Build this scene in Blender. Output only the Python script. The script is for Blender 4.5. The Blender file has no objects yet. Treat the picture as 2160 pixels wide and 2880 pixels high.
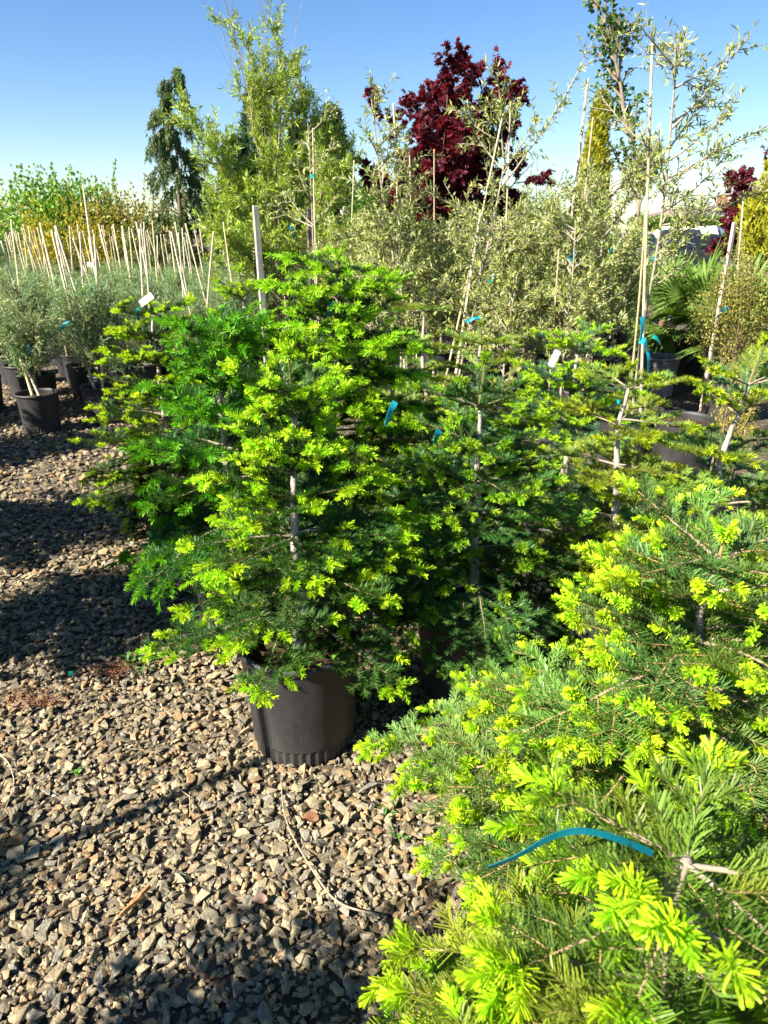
import bpy, bmesh, math, random
import numpy as np
from mathutils import Vector

# ---------------------------------------------------------------- camera, sky, sun, exposure
scene = bpy.context.scene
COL = scene.collection
CAM_H = 1.6
PITCH = math.radians(21.55)
FPX = 2000.0                      # focal length in pixels of the 2160 x 2880 photograph

cam_data = bpy.data.cameras.new('camera')
cam = bpy.data.objects.new('camera', cam_data)
COL.objects.link(cam)
cam.location = (0, 0, CAM_H)
cam.rotation_euler = (math.pi / 2 - PITCH, 0, 0)
cam_data.sensor_fit = 'VERTICAL'
cam_data.sensor_height = 36.0
cam_data.lens = 36.0 * FPX / 2880.0
cam_data.clip_start = 0.02
cam_data.clip_end = 3000
cam_data.dof.use_dof = True
cam_data.dof.focus_distance = 2.2
cam_data.dof.aperture_fstop = 9.0
scene.camera = cam

SUN_EL = math.radians(38)
SH = np.array([0.84, 0.545]); SH /= np.linalg.norm(SH)      # where shadows fall on the ground
world = bpy.data.worlds.new('World')
scene.world = world
world.use_nodes = True
wn = world.node_tree
sky = wn.nodes.new('ShaderNodeTexSky')
sky.sky_type = 'NISHITA'
sky.sun_disc = False
sky.sun_elevation = SUN_EL
sky.sun_rotation = math.atan2(-SH[0], -SH[1])
sky.air_density = 1.0
sky.dust_density = 0.15
sky.ozone_density = 2.5
wn.nodes['Background'].inputs['Strength'].default_value = 0.052
hsv = wn.nodes.new('ShaderNodeHueSaturation')
hsv.inputs['Saturation'].default_value = 1.25
hsv.inputs['Hue'].default_value = 0.509
wn.links.new(sky.outputs[0], hsv.inputs['Color'])
wn.links.new(hsv.outputs[0], wn.nodes['Background'].inputs['Color'])

sun_data = bpy.data.lights.new('sun', 'SUN')
sun_data.energy = 5.0
sun_data.angle = math.radians(0.55)
sun_data.color = (1.0, 0.92, 0.79)
sun = bpy.data.objects.new('sun', sun_data)
COL.objects.link(sun)
ldir = Vector((SH[0] * math.cos(SUN_EL), SH[1] * math.cos(SUN_EL), -math.sin(SUN_EL)))
sun.rotation_euler = ldir.to_track_quat('-Z', 'Y').to_euler()

scene.view_settings.view_transform = 'Standard'
scene.view_settings.look = 'None'
scene.view_settings.exposure = 1.82
scene.view_settings.gamma = 1.0
scene.view_settings.use_curve_mapping = False

# ---------------------------------------------------------------- helpers
CP, SP = math.cos(PITCH), math.sin(PITCH)

def at(px, py, Y):
    """point seen at a pixel of the photograph, at ground distance Y in front of the camera"""
    u, v = (px - 1080) / FPX, -(py - 1440) / FPX
    d = np.array([u, CP + v * SP, -SP + v * CP])
    return np.array([0, 0, CAM_H]) + d * (Y / d[1])

def ground(px, py, z=0.0):
    u, v = (px - 1080) / FPX, -(py - 1440) / FPX
    d = np.array([u, CP + v * SP, -SP + v * CP])
    return np.array([0, 0, CAM_H]) + d * ((z - CAM_H) / d[2])

def project(P):
    P = np.atleast_2d(P) - np.array([0, 0, CAM_H])
    dep = P[:, 1] * CP - P[:, 2] * SP
    up = P[:, 1] * SP + P[:, 2] * CP
    return np.stack([1080 + FPX * P[:, 0] / dep, 1440 - FPX * up / dep, dep], 1)

def nrm(a):
    a = np.asarray(a, float)
    return a / (np.linalg.norm(a, axis=-1, keepdims=True) + 1e-9)

def vec(az, el):
    return np.array([math.cos(az) * math.cos(el), math.sin(az) * math.cos(el), math.sin(el)])

Z = np.array([0, 0, 1.0])

class Acc:
    """collects geometry for ONE mesh object"""
    def __init__(s):
        s.v = []; s.q = []; s.t = []; s.c = []; s.n = 0
    def add(s, v, q=None, t=None, c=(1, 1, 1)):
        v = np.asarray(v, float).reshape(-1, 3)
        c = np.asarray(c, float)
        if c.ndim == 1:
            c = np.tile(c, (len(v), 1))
        s.v.append(v); s.c.append(c)
        if q is not None: s.q.append(np.asarray(q, np.int64).reshape(-1, 4) + s.n)
        if t is not None: s.t.append(np.asarray(t, np.int64).reshape(-1, 3) + s.n)
        s.n += len(v)
    def mesh(s, name, mats, smooth=False):
        v = np.concatenate(s.v); c = np.concatenate(s.c)
        q = np.concatenate(s.q) if s.q else np.zeros((0, 4), np.int64)
        t = np.concatenate(s.t) if s.t else np.zeros((0, 3), np.int64)
        me = bpy.data.meshes.new(name)
        me.vertices.add(len(v)); me.vertices.foreach_set('co', v.astype(np.float32).ravel())
        loops = np.concatenate([q.ravel(), t.ravel()]).astype(np.int32)
        me.loops.add(len(loops)); me.loops.foreach_set('vertex_index', loops)
        tot = np.concatenate([np.full(len(q), 4), np.full(len(t), 3)]).astype(np.int32)
        st = np.concatenate([[0], np.cumsum(tot)[:-1]]).astype(np.int32)
        me.polygons.add(len(tot)); me.polygons.foreach_set('loop_start', st)
        me.polygons.foreach_set('loop_total', tot)
        me.update(calc_edges=True)
        me.polygons.foreach_set('use_smooth', np.full(len(tot), bool(smooth)))
        a = me.color_attributes.new('Col', 'FLOAT_COLOR', 'POINT')
        a.data.foreach_set('color', np.concatenate([c, np.ones((len(c), 1))], 1).astype(np.float32).ravel())
        for m in (mats if isinstance(mats, (list, tuple)) else [mats]): me.materials.append(m)
        return me
    def build(s, name, mats, parent=None, smooth=False, kind=None):
        o = bpy.data.objects.new(name, s.mesh(name, mats, smooth))
        COL.objects.link(o)
        if parent is not None: o.parent = parent
        if kind: o['kind'] = kind
        return o

def empty(name, loc=(0, 0, 0), rz=0.0):
    o = bpy.data.objects.new(name, None)
    o.empty_display_size = 0.1
    COL.objects.link(o)
    o.location = loc; o.rotation_euler = (0, 0, rz)
    return o

def tag(o, label, cat, group=None):
    o['label'] = label; o['category'] = cat
    if group: o['group'] = group
    elif 'group' in o: del o['group']
    return o

def dup(root, loc=None, rz=None, scale=None):
    c = root.copy(); COL.objects.link(c)
    if loc is not None: c.location = loc
    if rz is not None: c.rotation_euler = (root.rotation_euler[0], root.rotation_euler[1], rz)
    if scale is not None: c.scale = (scale,) * 3 if np.isscalar(scale) else scale
    for ch in list(root.children):
        k = ch.copy(); COL.objects.link(k); k.parent = c
        for g in list(ch.children):
            h = g.copy(); COL.objects.link(h); h.parent = k
    return c

# --- geometry kits
def blades(acc, P, D, N, L, W, col, tip=0.5, seg=1, curve=0.0):
    """flat narrow needles / strap leaves"""
    n = len(P)
    if n == 0: return
    L = np.broadcast_to(np.asarray(L, float).reshape(-1, 1), (n, 1)); W = np.broadcast_to(np.asarray(W, float).reshape(-1, 1), (n, 1))
    S = nrm(np.cross(D, N)) * W * 0.5
    col = np.broadcast_to(np.asarray(col, float), (n, 3))
    if seg == 0:
        v = np.stack([P - S, P + S, P + D * L], 1)
        acc.add(v, t=np.arange(n * 3).reshape(n, 3), c=np.repeat(col, 3, 0))
    elif seg == 1:
        E = P + D * L
        v = np.stack([P - S * .75, P + S * .75, E + S * tip, E - S * tip], 1)
        q = np.arange(n * 4).reshape(n, 4)
        acc.add(v, q=q, c=np.repeat(col, 4, 0))
    else:
        U = nrm(np.cross(S, D))
        M = P + D * L * .5
        E = M + nrm(D + U * curve) * L * .5
        v = np.stack([P - S * .7, P + S * .7, M + S, M - S, E + S * tip, E - S * tip], 1)
        b = np.arange(n)[:, None] * 6
        q = np.concatenate([b + np.array([[0, 1, 2, 3]]), b + np.array([[3, 2, 4, 5]])])
        acc.add(v, q=q, c=np.repeat(col, 6, 0))

def leaves(acc, P, D, N, L, W, col, fold=0.18, wide=0.45):
    """pointed leaves folded along the midrib (two triangles a half)"""
    n = len(P)
    if n == 0: return
    L = np.broadcast_to(np.asarray(L, float).reshape(-1, 1), (n, 1)); W = np.broadcast_to(np.asarray(W, float).reshape(-1, 1), (n, 1))
    S = nrm(np.cross(D, N)); U = nrm(np.cross(S, D))
    M = P + D * L * wide + U * W * fold
    v = np.stack([P, M + S * W * .5, P + D * L, M - S * W * .5], 1)
    b = np.arange(n)[:, None] * 4
    t = np.concatenate([b + np.array([[0, 1, 2]]), b + np.array([[0, 2, 3]])])
    col = np.broadcast_to(np.asarray(col, float), (n, 3))
    acc.add(v, t=t, c=np.repeat(col, 4, 0))

def tube(acc, pts, rad, sides=6, col=(1, 1, 1), cap=True):
    pts = np.asarray(pts, float); m = len(pts)
    rad = np.broadcast_to(np.asarray(rad, float), (m,))
    T = nrm(np.gradient(pts, axis=0))
    ref = np.array([0.31, 0.95, 0.05]) if abs(T[0][2]) > .7 else Z
    S = nrm(np.cross(T, ref)); U = np.cross(T, S)
    a = np.linspace(0, 2 * math.pi, sides, endpoint=False)
    v = pts[:, None] + rad[:, None, None] * (np.cos(a)[None, :, None] * S[:, None] + np.sin(a)[None, :, None] * U[:, None])
    i = np.arange(m - 1)[:, None] * sides; j = np.arange(sides)[None]; k = (j + 1) % sides
    q = np.stack([i + j, i + k, i + sides + k, i + sides + j], -1).reshape(-1, 4)
    V = v.reshape(-1, 3)
    t = None
    if cap:
        V = np.concatenate([V, pts[:1], pts[-1:]])
        jj = np.arange(sides); kk = (jj + 1) % sides
        t = np.concatenate([np.stack([kk, jj, np.full(sides, m * sides)], 1),
                            np.stack([(m - 1) * sides + jj, (m - 1) * sides + kk, np.full(sides, m * sides + 1)], 1)])
    c = np.asarray(col, float)
    if c.ndim == 2: c = np.concatenate([np.repeat(c, sides, 0)] + ([c[:1], c[-1:]] if cap else []))
    acc.add(V, q=q, t=t, c=c)

def sticks(acc, A, B, r0, r1, col):
    """many straight thin three-sided twigs at once"""
    n = len(A)
    if n == 0: return
    A = np.asarray(A); B = np.asarray(B)
    T = nrm(B - A)
    S = nrm(np.cross(T, np.array([0.2, 0.3, 0.93]))); U = np.cross(T, S)
    r0 = np.broadcast_to(np.asarray(r0, float).reshape(-1, 1), (n, 1)); r1 = np.broadcast_to(np.asarray(r1, float).reshape(-1, 1), (n, 1))
    vs = []
    for a in (0, 2.094, 4.189):
        w = S * math.cos(a) + U * math.sin(a); vs.append(A + w * r0)
    for a in (0, 2.094, 4.189):
        w = S * math.cos(a) + U * math.sin(a); vs.append(B + w * r1)
    v = np.stack(vs, 1); b = np.arange(n)[:, None] * 6
    q = np.concatenate([b + np.array([[0, 1, 4, 3]]), b + np.array([[1, 2, 5, 4]]), b + np.array([[2, 0, 3, 5]])])
    acc.add(v, q=q, c=np.repeat(np.broadcast_to(np.asarray(col, float), (n, 3)), 6, 0))

def box(acc, c, s, rz=0.0, col=(1, 1, 1), taper=1.0):
    x, y, z = np.array(s) / 2.0
    v = np.array([[-x, -y, -z], [x, -y, -z], [x, y, -z], [-x, y, -z],
                  [-x * taper, -y * taper, z], [x * taper, -y * taper, z], [x * taper, y * taper, z], [-x * taper, y * taper, z]])
    cr, sr = math.cos(rz), math.sin(rz)
    v = v @ np.array([[cr, sr, 0], [-sr, cr, 0], [0, 0, 1]]) + np.array(c)
    q = [[3, 2, 1, 0], [4, 5, 6, 7], [0, 1, 5, 4], [1, 2, 6, 5], [2, 3, 7, 6], [3, 0, 4, 7]]
    acc.add(v, q=q, c=col)

def lathe(acc, prof, sides=64, col=(1, 1, 1), mod=None):
    """prof: list of (radius, z); mod(i, angles) multiplies ring i's radius"""
    a = np.linspace(0, 2 * math.pi, sides, endpoint=False); vs = []
    for i, (r, z) in enumerate(prof):
        rr = r * (mod(i, a) if mod else np.ones_like(a))
        vs.append(np.stack([rr * np.cos(a), rr * np.sin(a), np.full(sides, z)], 1))
    m = len(prof)
    i = np.arange(m - 1)[:, None] * sides; j = np.arange(sides)[None]; k = (j + 1) % sides
    q = np.stack([i + j, i + k, i + sides + k, i + sides + j], -1).reshape(-1, 4)
    acc.add(np.concatenate(vs), q=q, c=col)

# ---------------------------------------------------------------- materials
def mat(name):
    m = bpy.data.materials.new(name); m.use_nodes = True
    nt = m.node_tree
    return m, nt, nt.nodes['Principled BSDF']

def N(nt, kind, **kw):
    n = nt.nodes.new(kind)
    for k, v in kw.items():
        if k in n.inputs: n.inputs[k].default_value = v
        else: setattr(n, k, v)
    return n

def leaf_material(name, rough=0.45, spec=0.4, trans=0.3, tint=(1.15, 1.2, 0.55)):
    m, nt, b = mat(name)
    at_ = N(nt, 'ShaderNodeAttribute', attribute_name='Col')
    nz = N(nt, 'ShaderNodeTexNoise'); nz.inputs['Scale'].default_value = 9.0
    tc = N(nt, 'ShaderNodeTexCoord'); nt.links.new(tc.outputs['Object'], nz.inputs['Vector'])
    mr = N(nt, 'ShaderNodeMapRange'); mr.inputs['To Min'].default_value = .72; mr.inputs['To Max'].default_value = 1.25
    nt.links.new(nz.outputs['Fac'], mr.inputs['Value'])
    mul = N(nt, 'ShaderNodeVectorMath', operation='SCALE')
    nt.links.new(at_.outputs['Color'], mul.inputs[0]); nt.links.new(mr.outputs[0], mul.inputs['Scale'])
    nt.links.new(mul.outputs[0], b.inputs['Base Color'])
    b.inputs['Roughness'].default_value = rough
    b.inputs['Specular IOR Level'].default_value = spec
    tr = N(nt, 'ShaderNodeBsdfTranslucent')
    tm = N(nt, 'ShaderNodeVectorMath', operation='MULTIPLY'); tm.inputs[1].default_value = tint
    nt.links.new(mul.outputs[0], tm.inputs[0]); nt.links.new(tm.outputs[0], tr.inputs['Color'])
    mx = N(nt, 'ShaderNodeMixShader'); mx.inputs[0].default_value = trans
    nt.links.new(b.outputs[0], mx.inputs[1]); nt.links.new(tr.outputs[0], mx.inputs[2])
    nt.links.new(mx.outputs[0], nt.nodes['Material Output'].inputs['Surface'])
    return m

def plain(name, col=None, rough=0.6, spec=0.3, noise=25.0, amt=0.35, bump=0.0, bump_scale=120.0, metal=0.0, attr=False, stretch=None):
    m, nt, b = mat(name)
    tc = N(nt, 'ShaderNodeTexCoord')
    mp = N(nt, 'ShaderNodeMapping')
    if stretch: mp.inputs['Scale'].default_value = stretch
    nt.links.new(tc.outputs['Object'], mp.inputs['Vector'])
    nz = N(nt, 'ShaderNodeTexNoise'); nz.inputs['Scale'].default_value = noise; nz.inputs['Detail'].default_value = 5.0
    nt.links.new(mp.outputs[0], nz.inputs['Vector'])
    mr = N(nt, 'ShaderNodeMapRange'); mr.inputs['To Min'].default_value = 1 - amt; mr.inputs['To Max'].default_value = 1 + amt
    mr.inputs['From Min'].default_value = .25; mr.inputs['From Max'].default_value = .75
    nt.links.new(nz.outputs['Fac'], mr.inputs['Value'])
    mul = N(nt, 'ShaderNodeVectorMath', operation='SCALE')
    if attr:
        a = N(nt, 'ShaderNodeAttribute', attribute_name='Col'); nt.links.new(a.outputs['Color'], mul.inputs[0])
    else:
        mul.inputs[0].default_value = col
    nt.links.new(mr.outputs[0], mul.inputs['Scale'])
    nt.links.new(mul.outputs[0], b.inputs['Base Color'])
    b.inputs['Roughness'].default_value = rough; b.inputs['Specular IOR Level'].default_value = spec; b.inputs['Metallic'].default_value = metal
    if bump:
        n2 = N(nt, 'ShaderNodeTexNoise'); n2.inputs['Scale'].default_value = bump_scale; n2.inputs['Detail'].default_value = 6
        nt.links.new(mp.outputs[0], n2.inputs['Vector'])
        bp = N(nt, 'ShaderNodeBump'); bp.inputs['Strength'].default_value = bump; bp.inputs['Distance'].default_value = .004
        nt.links.new(n2.outputs['Fac'], bp.inputs['Height']); nt.links.new(bp.outputs[0], b.inputs['Normal'])
    return m

M_NEEDLE = leaf_material('fir_needles', 0.42, 0.28, 0.3, (1.2, 1.25, .5))
M_SHOOT = leaf_material('fir_new_needles', 0.5, 0.3, 0.38, (1.1, 1.15, 0.5))
M_LEAF = leaf_material('leaf', 0.45, 0.4, 0.3)
M_OLIVE = leaf_material('olive_leaf', 0.4, 0.45, 0.25, (1.1, 1.15, .7))
M_RED = leaf_material('maple_leaf', 0.5, 0.3, 0.35, (1.7, .6, .5))
M_BARK = plain('bark', attr=True, rough=.85, spec=.2, noise=60, amt=.4, bump=.5, bump_scale=220)
M_TWIG = plain('twig_bark', attr=True, rough=.8, spec=.2, noise=80, amt=.25)
M_STAKE = plain('bamboo', attr=True, rough=.55, spec=.3, noise=14, amt=.22, stretch=(6, 6, 1))
M_WOOD = plain('weathered_wood', attr=True, rough=.8, spec=.2, noise=12, amt=.35, bump=.3, bump_scale=60, stretch=(8, 8, 1))
M_TAPE = plain('tape', attr=True, rough=.4, spec=.4, noise=30, amt=.15)
M_PAINT = plain('paint', attr=True, rough=.7, spec=.3, noise=2, amt=.08)
M_STONE = plain('stone', attr=True, rough=.92, spec=.2, noise=75, amt=.42, bump=1.0, bump_scale=190)
M_STONE_ONE = plain('single_stone', attr=True, rough=.92, spec=.2, noise=1.5, amt=.42, bump=1.0, bump_scale=3.8)
M_SOIL = plain('potting_soil', (0.045, 0.028, 0.018), rough=.95, spec=.1, noise=70, amt=.6, bump=1.0, bump_scale=90)

def pot_material(name, base, dust, dust_amt):
    m, nt, b = mat(name)
    tc = N(nt, 'ShaderNodeTexCoord')
    n1 = N(nt, 'ShaderNodeTexNoise'); n1.inputs['Scale'].default_value = 7; n1.inputs['Detail'].default_value = 8; n1.inputs['Roughness'].default_value = .7
    mp = N(nt, 'ShaderNodeMapping'); mp.inputs['Scale'].default_value = (2.2, 2.2, .8)
    nt.links.new(tc.outputs['Object'], mp.inputs['Vector']); nt.links.new(mp.outputs[0], n1.inputs['Vector'])
    n2 = N(nt, 'ShaderNodeTexNoise'); n2.inputs['Scale'].default_value = 170; n2.inputs['Detail'].default_value = 2
    nt.links.new(tc.outputs['Object'], n2.inputs['Vector'])
    r2 = N(nt, 'ShaderNodeMapRange'); r2.inputs['From Min'].default_value = .66; r2.inputs['From Max'].default_value = .74
    nt.links.new(n2.outputs['Fac'], r2.inputs['Value'])
    r1 = N(nt, 'ShaderNodeMapRange'); r1.inputs['From Min'].default_value = .35; r1.inputs['From Max'].default_value = .8; r1.inputs['To Max'].default_value = dust_amt
    nt.links.new(n1.outputs['Fac'], r1.inputs['Value'])
    s2 = N(nt, 'ShaderNodeMath', operation='MULTIPLY'); s2.inputs[1].default_value = .35
    nt.links.new(r2.outputs[0], s2.inputs[0])
    # soil splash towards the foot of the pot
    sp = N(nt, 'ShaderNodeSeparateXYZ'); nt.links.new(tc.outputs['Object'], sp.inputs[0])
    r3 = N(nt, 'ShaderNodeMapRange'); r3.inputs['From Min'].default_value = .16; r3.inputs['From Max'].default_value = 0.0; r3.inputs['To Max'].default_value = dust_amt * .8
    nt.links.new(sp.outputs['Z'], r3.inputs['Value'])
    m3 = N(nt, 'ShaderNodeMath', operation='MULTIPLY'); nt.links.new(r3.outputs[0], m3.inputs[0]); nt.links.new(n1.outputs['Fac'], m3.inputs[1])
    ad = N(nt, 'ShaderNodeMath', operation='ADD'); nt.links.new(r1.outputs[0], ad.inputs[0]); nt.links.new(s2.outputs[0], ad.inputs[1])
    ad2 = N(nt, 'ShaderNodeMath', operation='ADD', use_clamp=True); nt.links.new(ad.outputs[0], ad2.inputs[0]); nt.links.new(m3.outputs[0], ad2.inputs[1])
    mx = N(nt, 'ShaderNodeMix', data_type='RGBA')
    mx.inputs[6].default_value = (*base, 1); mx.inputs[7].default_value = (*dust, 1)
    nt.links.new(ad2.outputs[0], mx.inputs[0]); nt.links.new(mx.outputs[2], b.inputs['Base Color'])
    rr = N(nt, 'ShaderNodeMapRange'); rr.inputs['To Min'].default_value = .42; rr.inputs['To Max'].default_value = .75
    nt.links.new(n1.outputs['Fac'], rr.inputs['Value']); nt.links.new(rr.outputs[0], b.inputs['Roughness'])
    bp = N(nt, 'ShaderNodeBump'); bp.inputs['Strength'].default_value = .12; bp.inputs['Distance'].default_value = .002
    nt.links.new(n1.outputs['Fac'], bp.inputs['Height']); nt.links.new(bp.outputs[0], b.inputs['Normal'])
    return m
M_POT = pot_material('black_pot_plastic', (0.014, 0.014, 0.0155), (0.12, 0.11, 0.10), .22)
M_POT_GREY = pot_material('dusty_pot_plastic', (0.10, 0.10, 0.10), (0.30, 0.27, 0.23), .8)

# ground: trodden gravel and soil, seen between and beyond the modelled stones
M_GROUND, nt, b = mat('gravel_ground')
tc = N(nt, 'ShaderNodeTexCoord')
vo = N(nt, 'ShaderNodeTexVoronoi'); vo.inputs['Scale'].default_value = 34
nt.links.new(tc.outputs['Object'], vo.inputs['Vector'])
nz = N(nt, 'ShaderNodeTexNoise'); nz.inputs['Scale'].default_value = 1.3; nz.inputs['Detail'].default_value = 8
nt.links.new(tc.outputs['Object'], nz.inputs['Vector'])
hs = N(nt, 'ShaderNodeSeparateColor'); nt.links.new(vo.outputs['Color'], hs.inputs[0])
mr = N(nt, 'ShaderNodeMapRange'); mr.inputs['To Min'].default_value = .5; mr.inputs['To Max'].default_value = 1.3
nt.links.new(hs.outputs[0], mr.inputs['Value'])
mx = N(nt, 'ShaderNodeMix', data_type='RGBA'); mx.inputs[6].default_value = (.075, .062, .046, 1); mx.inputs[7].default_value = (.14, .115, .082, 1)
nt.links.new(nz.outputs['Fac'], mx.inputs[0])
sc = N(nt, 'ShaderNodeVectorMath', operation='SCALE'); nt.links.new(mx.outputs[2], sc.inputs[0]); nt.links.new(mr.outputs[0], sc.inputs['Scale'])
nt.links.new(sc.outputs[0], b.inputs['Base Color']); b.inputs['Roughness'].default_value = .95; b.inputs['Specular IOR Level'].default_value = .15
bp = N(nt, 'ShaderNodeBump'); bp.inputs['Strength'].default_value = 1.0; bp.inputs['Distance'].default_value = .02; bp.invert = True
nt.links.new(vo.outputs['Distance'], bp.inputs['Height']); nt.links.new(bp.outputs[0], b.inputs['Normal'])

# ---------------------------------------------------------------- the ground and its gravel
acc = Acc()
xs = np.concatenate([[-600, -120, -30], np.linspace(-8, 8, 33), [30, 120, 600]])
ys = np.concatenate([[-400, -60, -8], np.linspace(-2, 16, 37), [30, 60, 150, 900]])
gx, gy = np.meshgrid(xs, ys)
gz = np.zeros_like(gx)
v = np.stack([gx.ravel(), gy.ravel(), gz.ravel()], 1)
nx, ny = len(xs), len(ys)
i, j = np.meshgrid(np.arange(nx - 1), np.arange(ny - 1))
q = np.stack([j * nx + i, j * nx + i + 1, (j + 1) * nx + i + 1, (j + 1) * nx + i], -1).reshape(-1, 4)
acc.add(v, q=q)
ground_obj = acc.build('ground', M_GROUND); ground_obj['kind'] = 'structure'
ground_obj['label'] = 'gravel and bare soil of the nursery yard'

def stone_shapes(n, seed):
    r = np.random.default_rng(seed); out = []
    for k in range(n):
        pts = nrm(r.normal(size=(12, 3))) * (0.72 + .40 * r.random((12, 1)))
        pts *= np.array([1.0, .55 + .35 * r.random(), .34 + .26 * r.random()])
        bm = bmesh.new()
        for p in pts: bm.verts.new(p)
        res = bmesh.ops.convex_hull(bm, input=bm.verts)
        junk = list({g for g in res['geom_interior'] + res['geom_unused'] if isinstance(g, bmesh.types.BMVert)})
        bmesh.ops.delete(bm, geom=junk, context='VERTS')
        bmesh.ops.triangulate(bm, faces=bm.faces)
        bm.verts.index_update()
        V = np.array([v.co[:] for v in bm.verts]); T = np.array([[v.index for v in f.verts] for f in bm.faces])
        bm.free(); out.append((V, T))
    return out
SHAPES = stone_shapes(16, 5)
STONE_COLS = np.array([[.33, .27, .165], [.29, .24, .15], [.37, .305, .19], [.25, .22, .155], [.28, .26, .205], [.40, .335, .22], [.34, .25, .14], [.21, .18, .13], [.37, .25, .14]])

def rot_mats(r, n, tilt=.27):
    a = r.random(n) * 2 * math.pi; b_ = r.normal(0, tilt, n); c_ = r.normal(0, tilt, n)
    ca, sa, cb, sb, cc, sc_ = np.cos(a), np.sin(a), np.cos(b_), np.sin(b_), np.cos(c_), np.sin(c_)
    o = np.zeros(n); l = np.ones(n)
    Rz = np.stack([ca, -sa, o, sa, ca, o, o, o, l], 1).reshape(n, 3, 3)
    Rx = np.stack([l, o, o, o, cb, -sb, o, sb, cb], 1).reshape(n, 3, 3)
    Ry = np.stack([cc, o, sc_, o, l, o, -sc_, o, cc], 1).reshape(n, 3, 3)
    return Rz @ Rx @ Ry

r = np.random.default_rng(11)
PP = []
for (y0, y1, step) in ((.8, 1.7, .0240), (1.7, 2.6, .0258), (2.6, 4.2, .031), (4.2, 8.0, .052)):
    for yy in np.arange(y0, y1, step):
        dep = yy * CP + CAM_H * SP
        half = .57 * dep
        right = half if yy < 4.2 else -0.6
        x_ = np.arange(-half, right, step)
        PP.append(np.stack([x_ + r.normal(0, step * .42, len(x_)), yy + r.normal(0, step * .42, len(x_)), np.full(len(x_), step)], 1))
PP = np.concatenate(PP)
keep = np.ones(len(PP), bool)
# nothing of the ground shows behind the near firs on the right
pj = project(np.c_[PP[:, :2], np.zeros(len(PP))])
keep &= ~((pj[:, 1] > 2300) & (pj[:, 0] > 1420)) & ~((PP[:, 0] > .75) & (PP[:, 1] < 2.0))
PP = PP[keep]; n = len(PP)
size = np.clip(r.lognormal(math.log(.0172), .30, n), .010, .034) * np.clip(PP[:, 2] / .0255, 1, 1.5)
zz = r.random(n) * .012 + size * .10
cols = STONE_COLS[r.integers(0, len(STONE_COLS), n)] * (0.78 + .44 * r.random((n, 1)))
shape = r.integers(0, len(SHAPES), n)
R = rot_mats(r, n)
pj = project(np.c_[PP[:, :2], zz])
vis = (pj[:, 1] < 2870) & (pj[:, 0] > 10) & (pj[:, 0] < 1040) & (pj[:, 1] > 2200)
score = np.where(vis, size * (.7 + zz * 30) / pj[:, 2], 0)
order = np.argsort(-score); single = order[:300]
mask = np.ones(n, bool); mask[single] = False
acc = Acc()
for k, (V, T) in enumerate(SHAPES):
    ii = np.where(mask & (shape == k))[0]
    if len(ii) == 0: continue
    vv = np.einsum('nij,mj->nmi', R[ii], V) * size[ii][:, None, None] + np.concatenate([PP[ii, :2], zz[ii][:, None]], 1)[:, None]
    tt = T[None] + (np.arange(len(ii)) * len(V))[:, None, None]
    acc.add(vv, t=tt.reshape(-1, 3), c=np.repeat(cols[ii] * .70 * np.array([1.0, .97, .93]), len(V), 0))
# small chips that fill the gaps
nf = 9500; fy = .8 + 2.7 * r.random(nf) ** 1.25; fh = .57 * (fy * CP + CAM_H * SP); fx = -fh + r.random(nf) * (fh + .75)
OCT = np.array([[1, 0, 0], [-1, 0, 0], [0, .75, 0], [0, -.75, 0], [0, 0, .6], [0, 0, -.5]]); OT = np.array([[0, 2, 4], [2, 1, 4], [1, 3, 4], [3, 0, 4], [2, 0, 5], [1, 2, 5], [3, 1, 5], [0, 3, 5]])
vv = OCT[None] * (.7 + .6 * r.random((nf, 6, 1))) * (.006 + .006 * r.random((nf, 1, 1)))
vv = np.einsum('nij,nmj->nmi', rot_mats(r, nf, .5), vv) + np.stack([fx, fy, r.random(nf) * .009 + .001], 1)[:, None]
acc.add(vv, t=(OT[None] + (np.arange(nf) * 6)[:, None, None]).reshape(-1, 3), c=np.repeat(STONE_COLS[r.integers(0, 9, nf)] * (.7 + .4 * r.random((nf, 1))), 6, 0))
acc.build('gravel', M_STONE, ground_obj, kind='stuff')
stone_mesh = {}
from mathutils import Matrix
for ii in single:
    k = (int(shape[ii]), int(r.integers(0, 5)))
    if k not in stone_mesh:
        a_ = Acc(); V, T = SHAPES[k[0]]
        a_.add(V, t=T, c=STONE_COLS[[0, 2, 3, 4, 5][k[1]]] * (.60 + .22 * r.random()))
        stone_mesh[k] = a_.mesh('stone', M_STONE_ONE)
    o = bpy.data.objects.new('stone', stone_mesh[k]); COL.objects.link(o); o.parent = ground_obj
    o.matrix_local = Matrix.Translation((PP[ii, 0], PP[ii, 1], zz[ii] + .002)) @ Matrix(R[ii].tolist()).to_4x4() @ Matrix.Scale(size[ii], 4)

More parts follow.
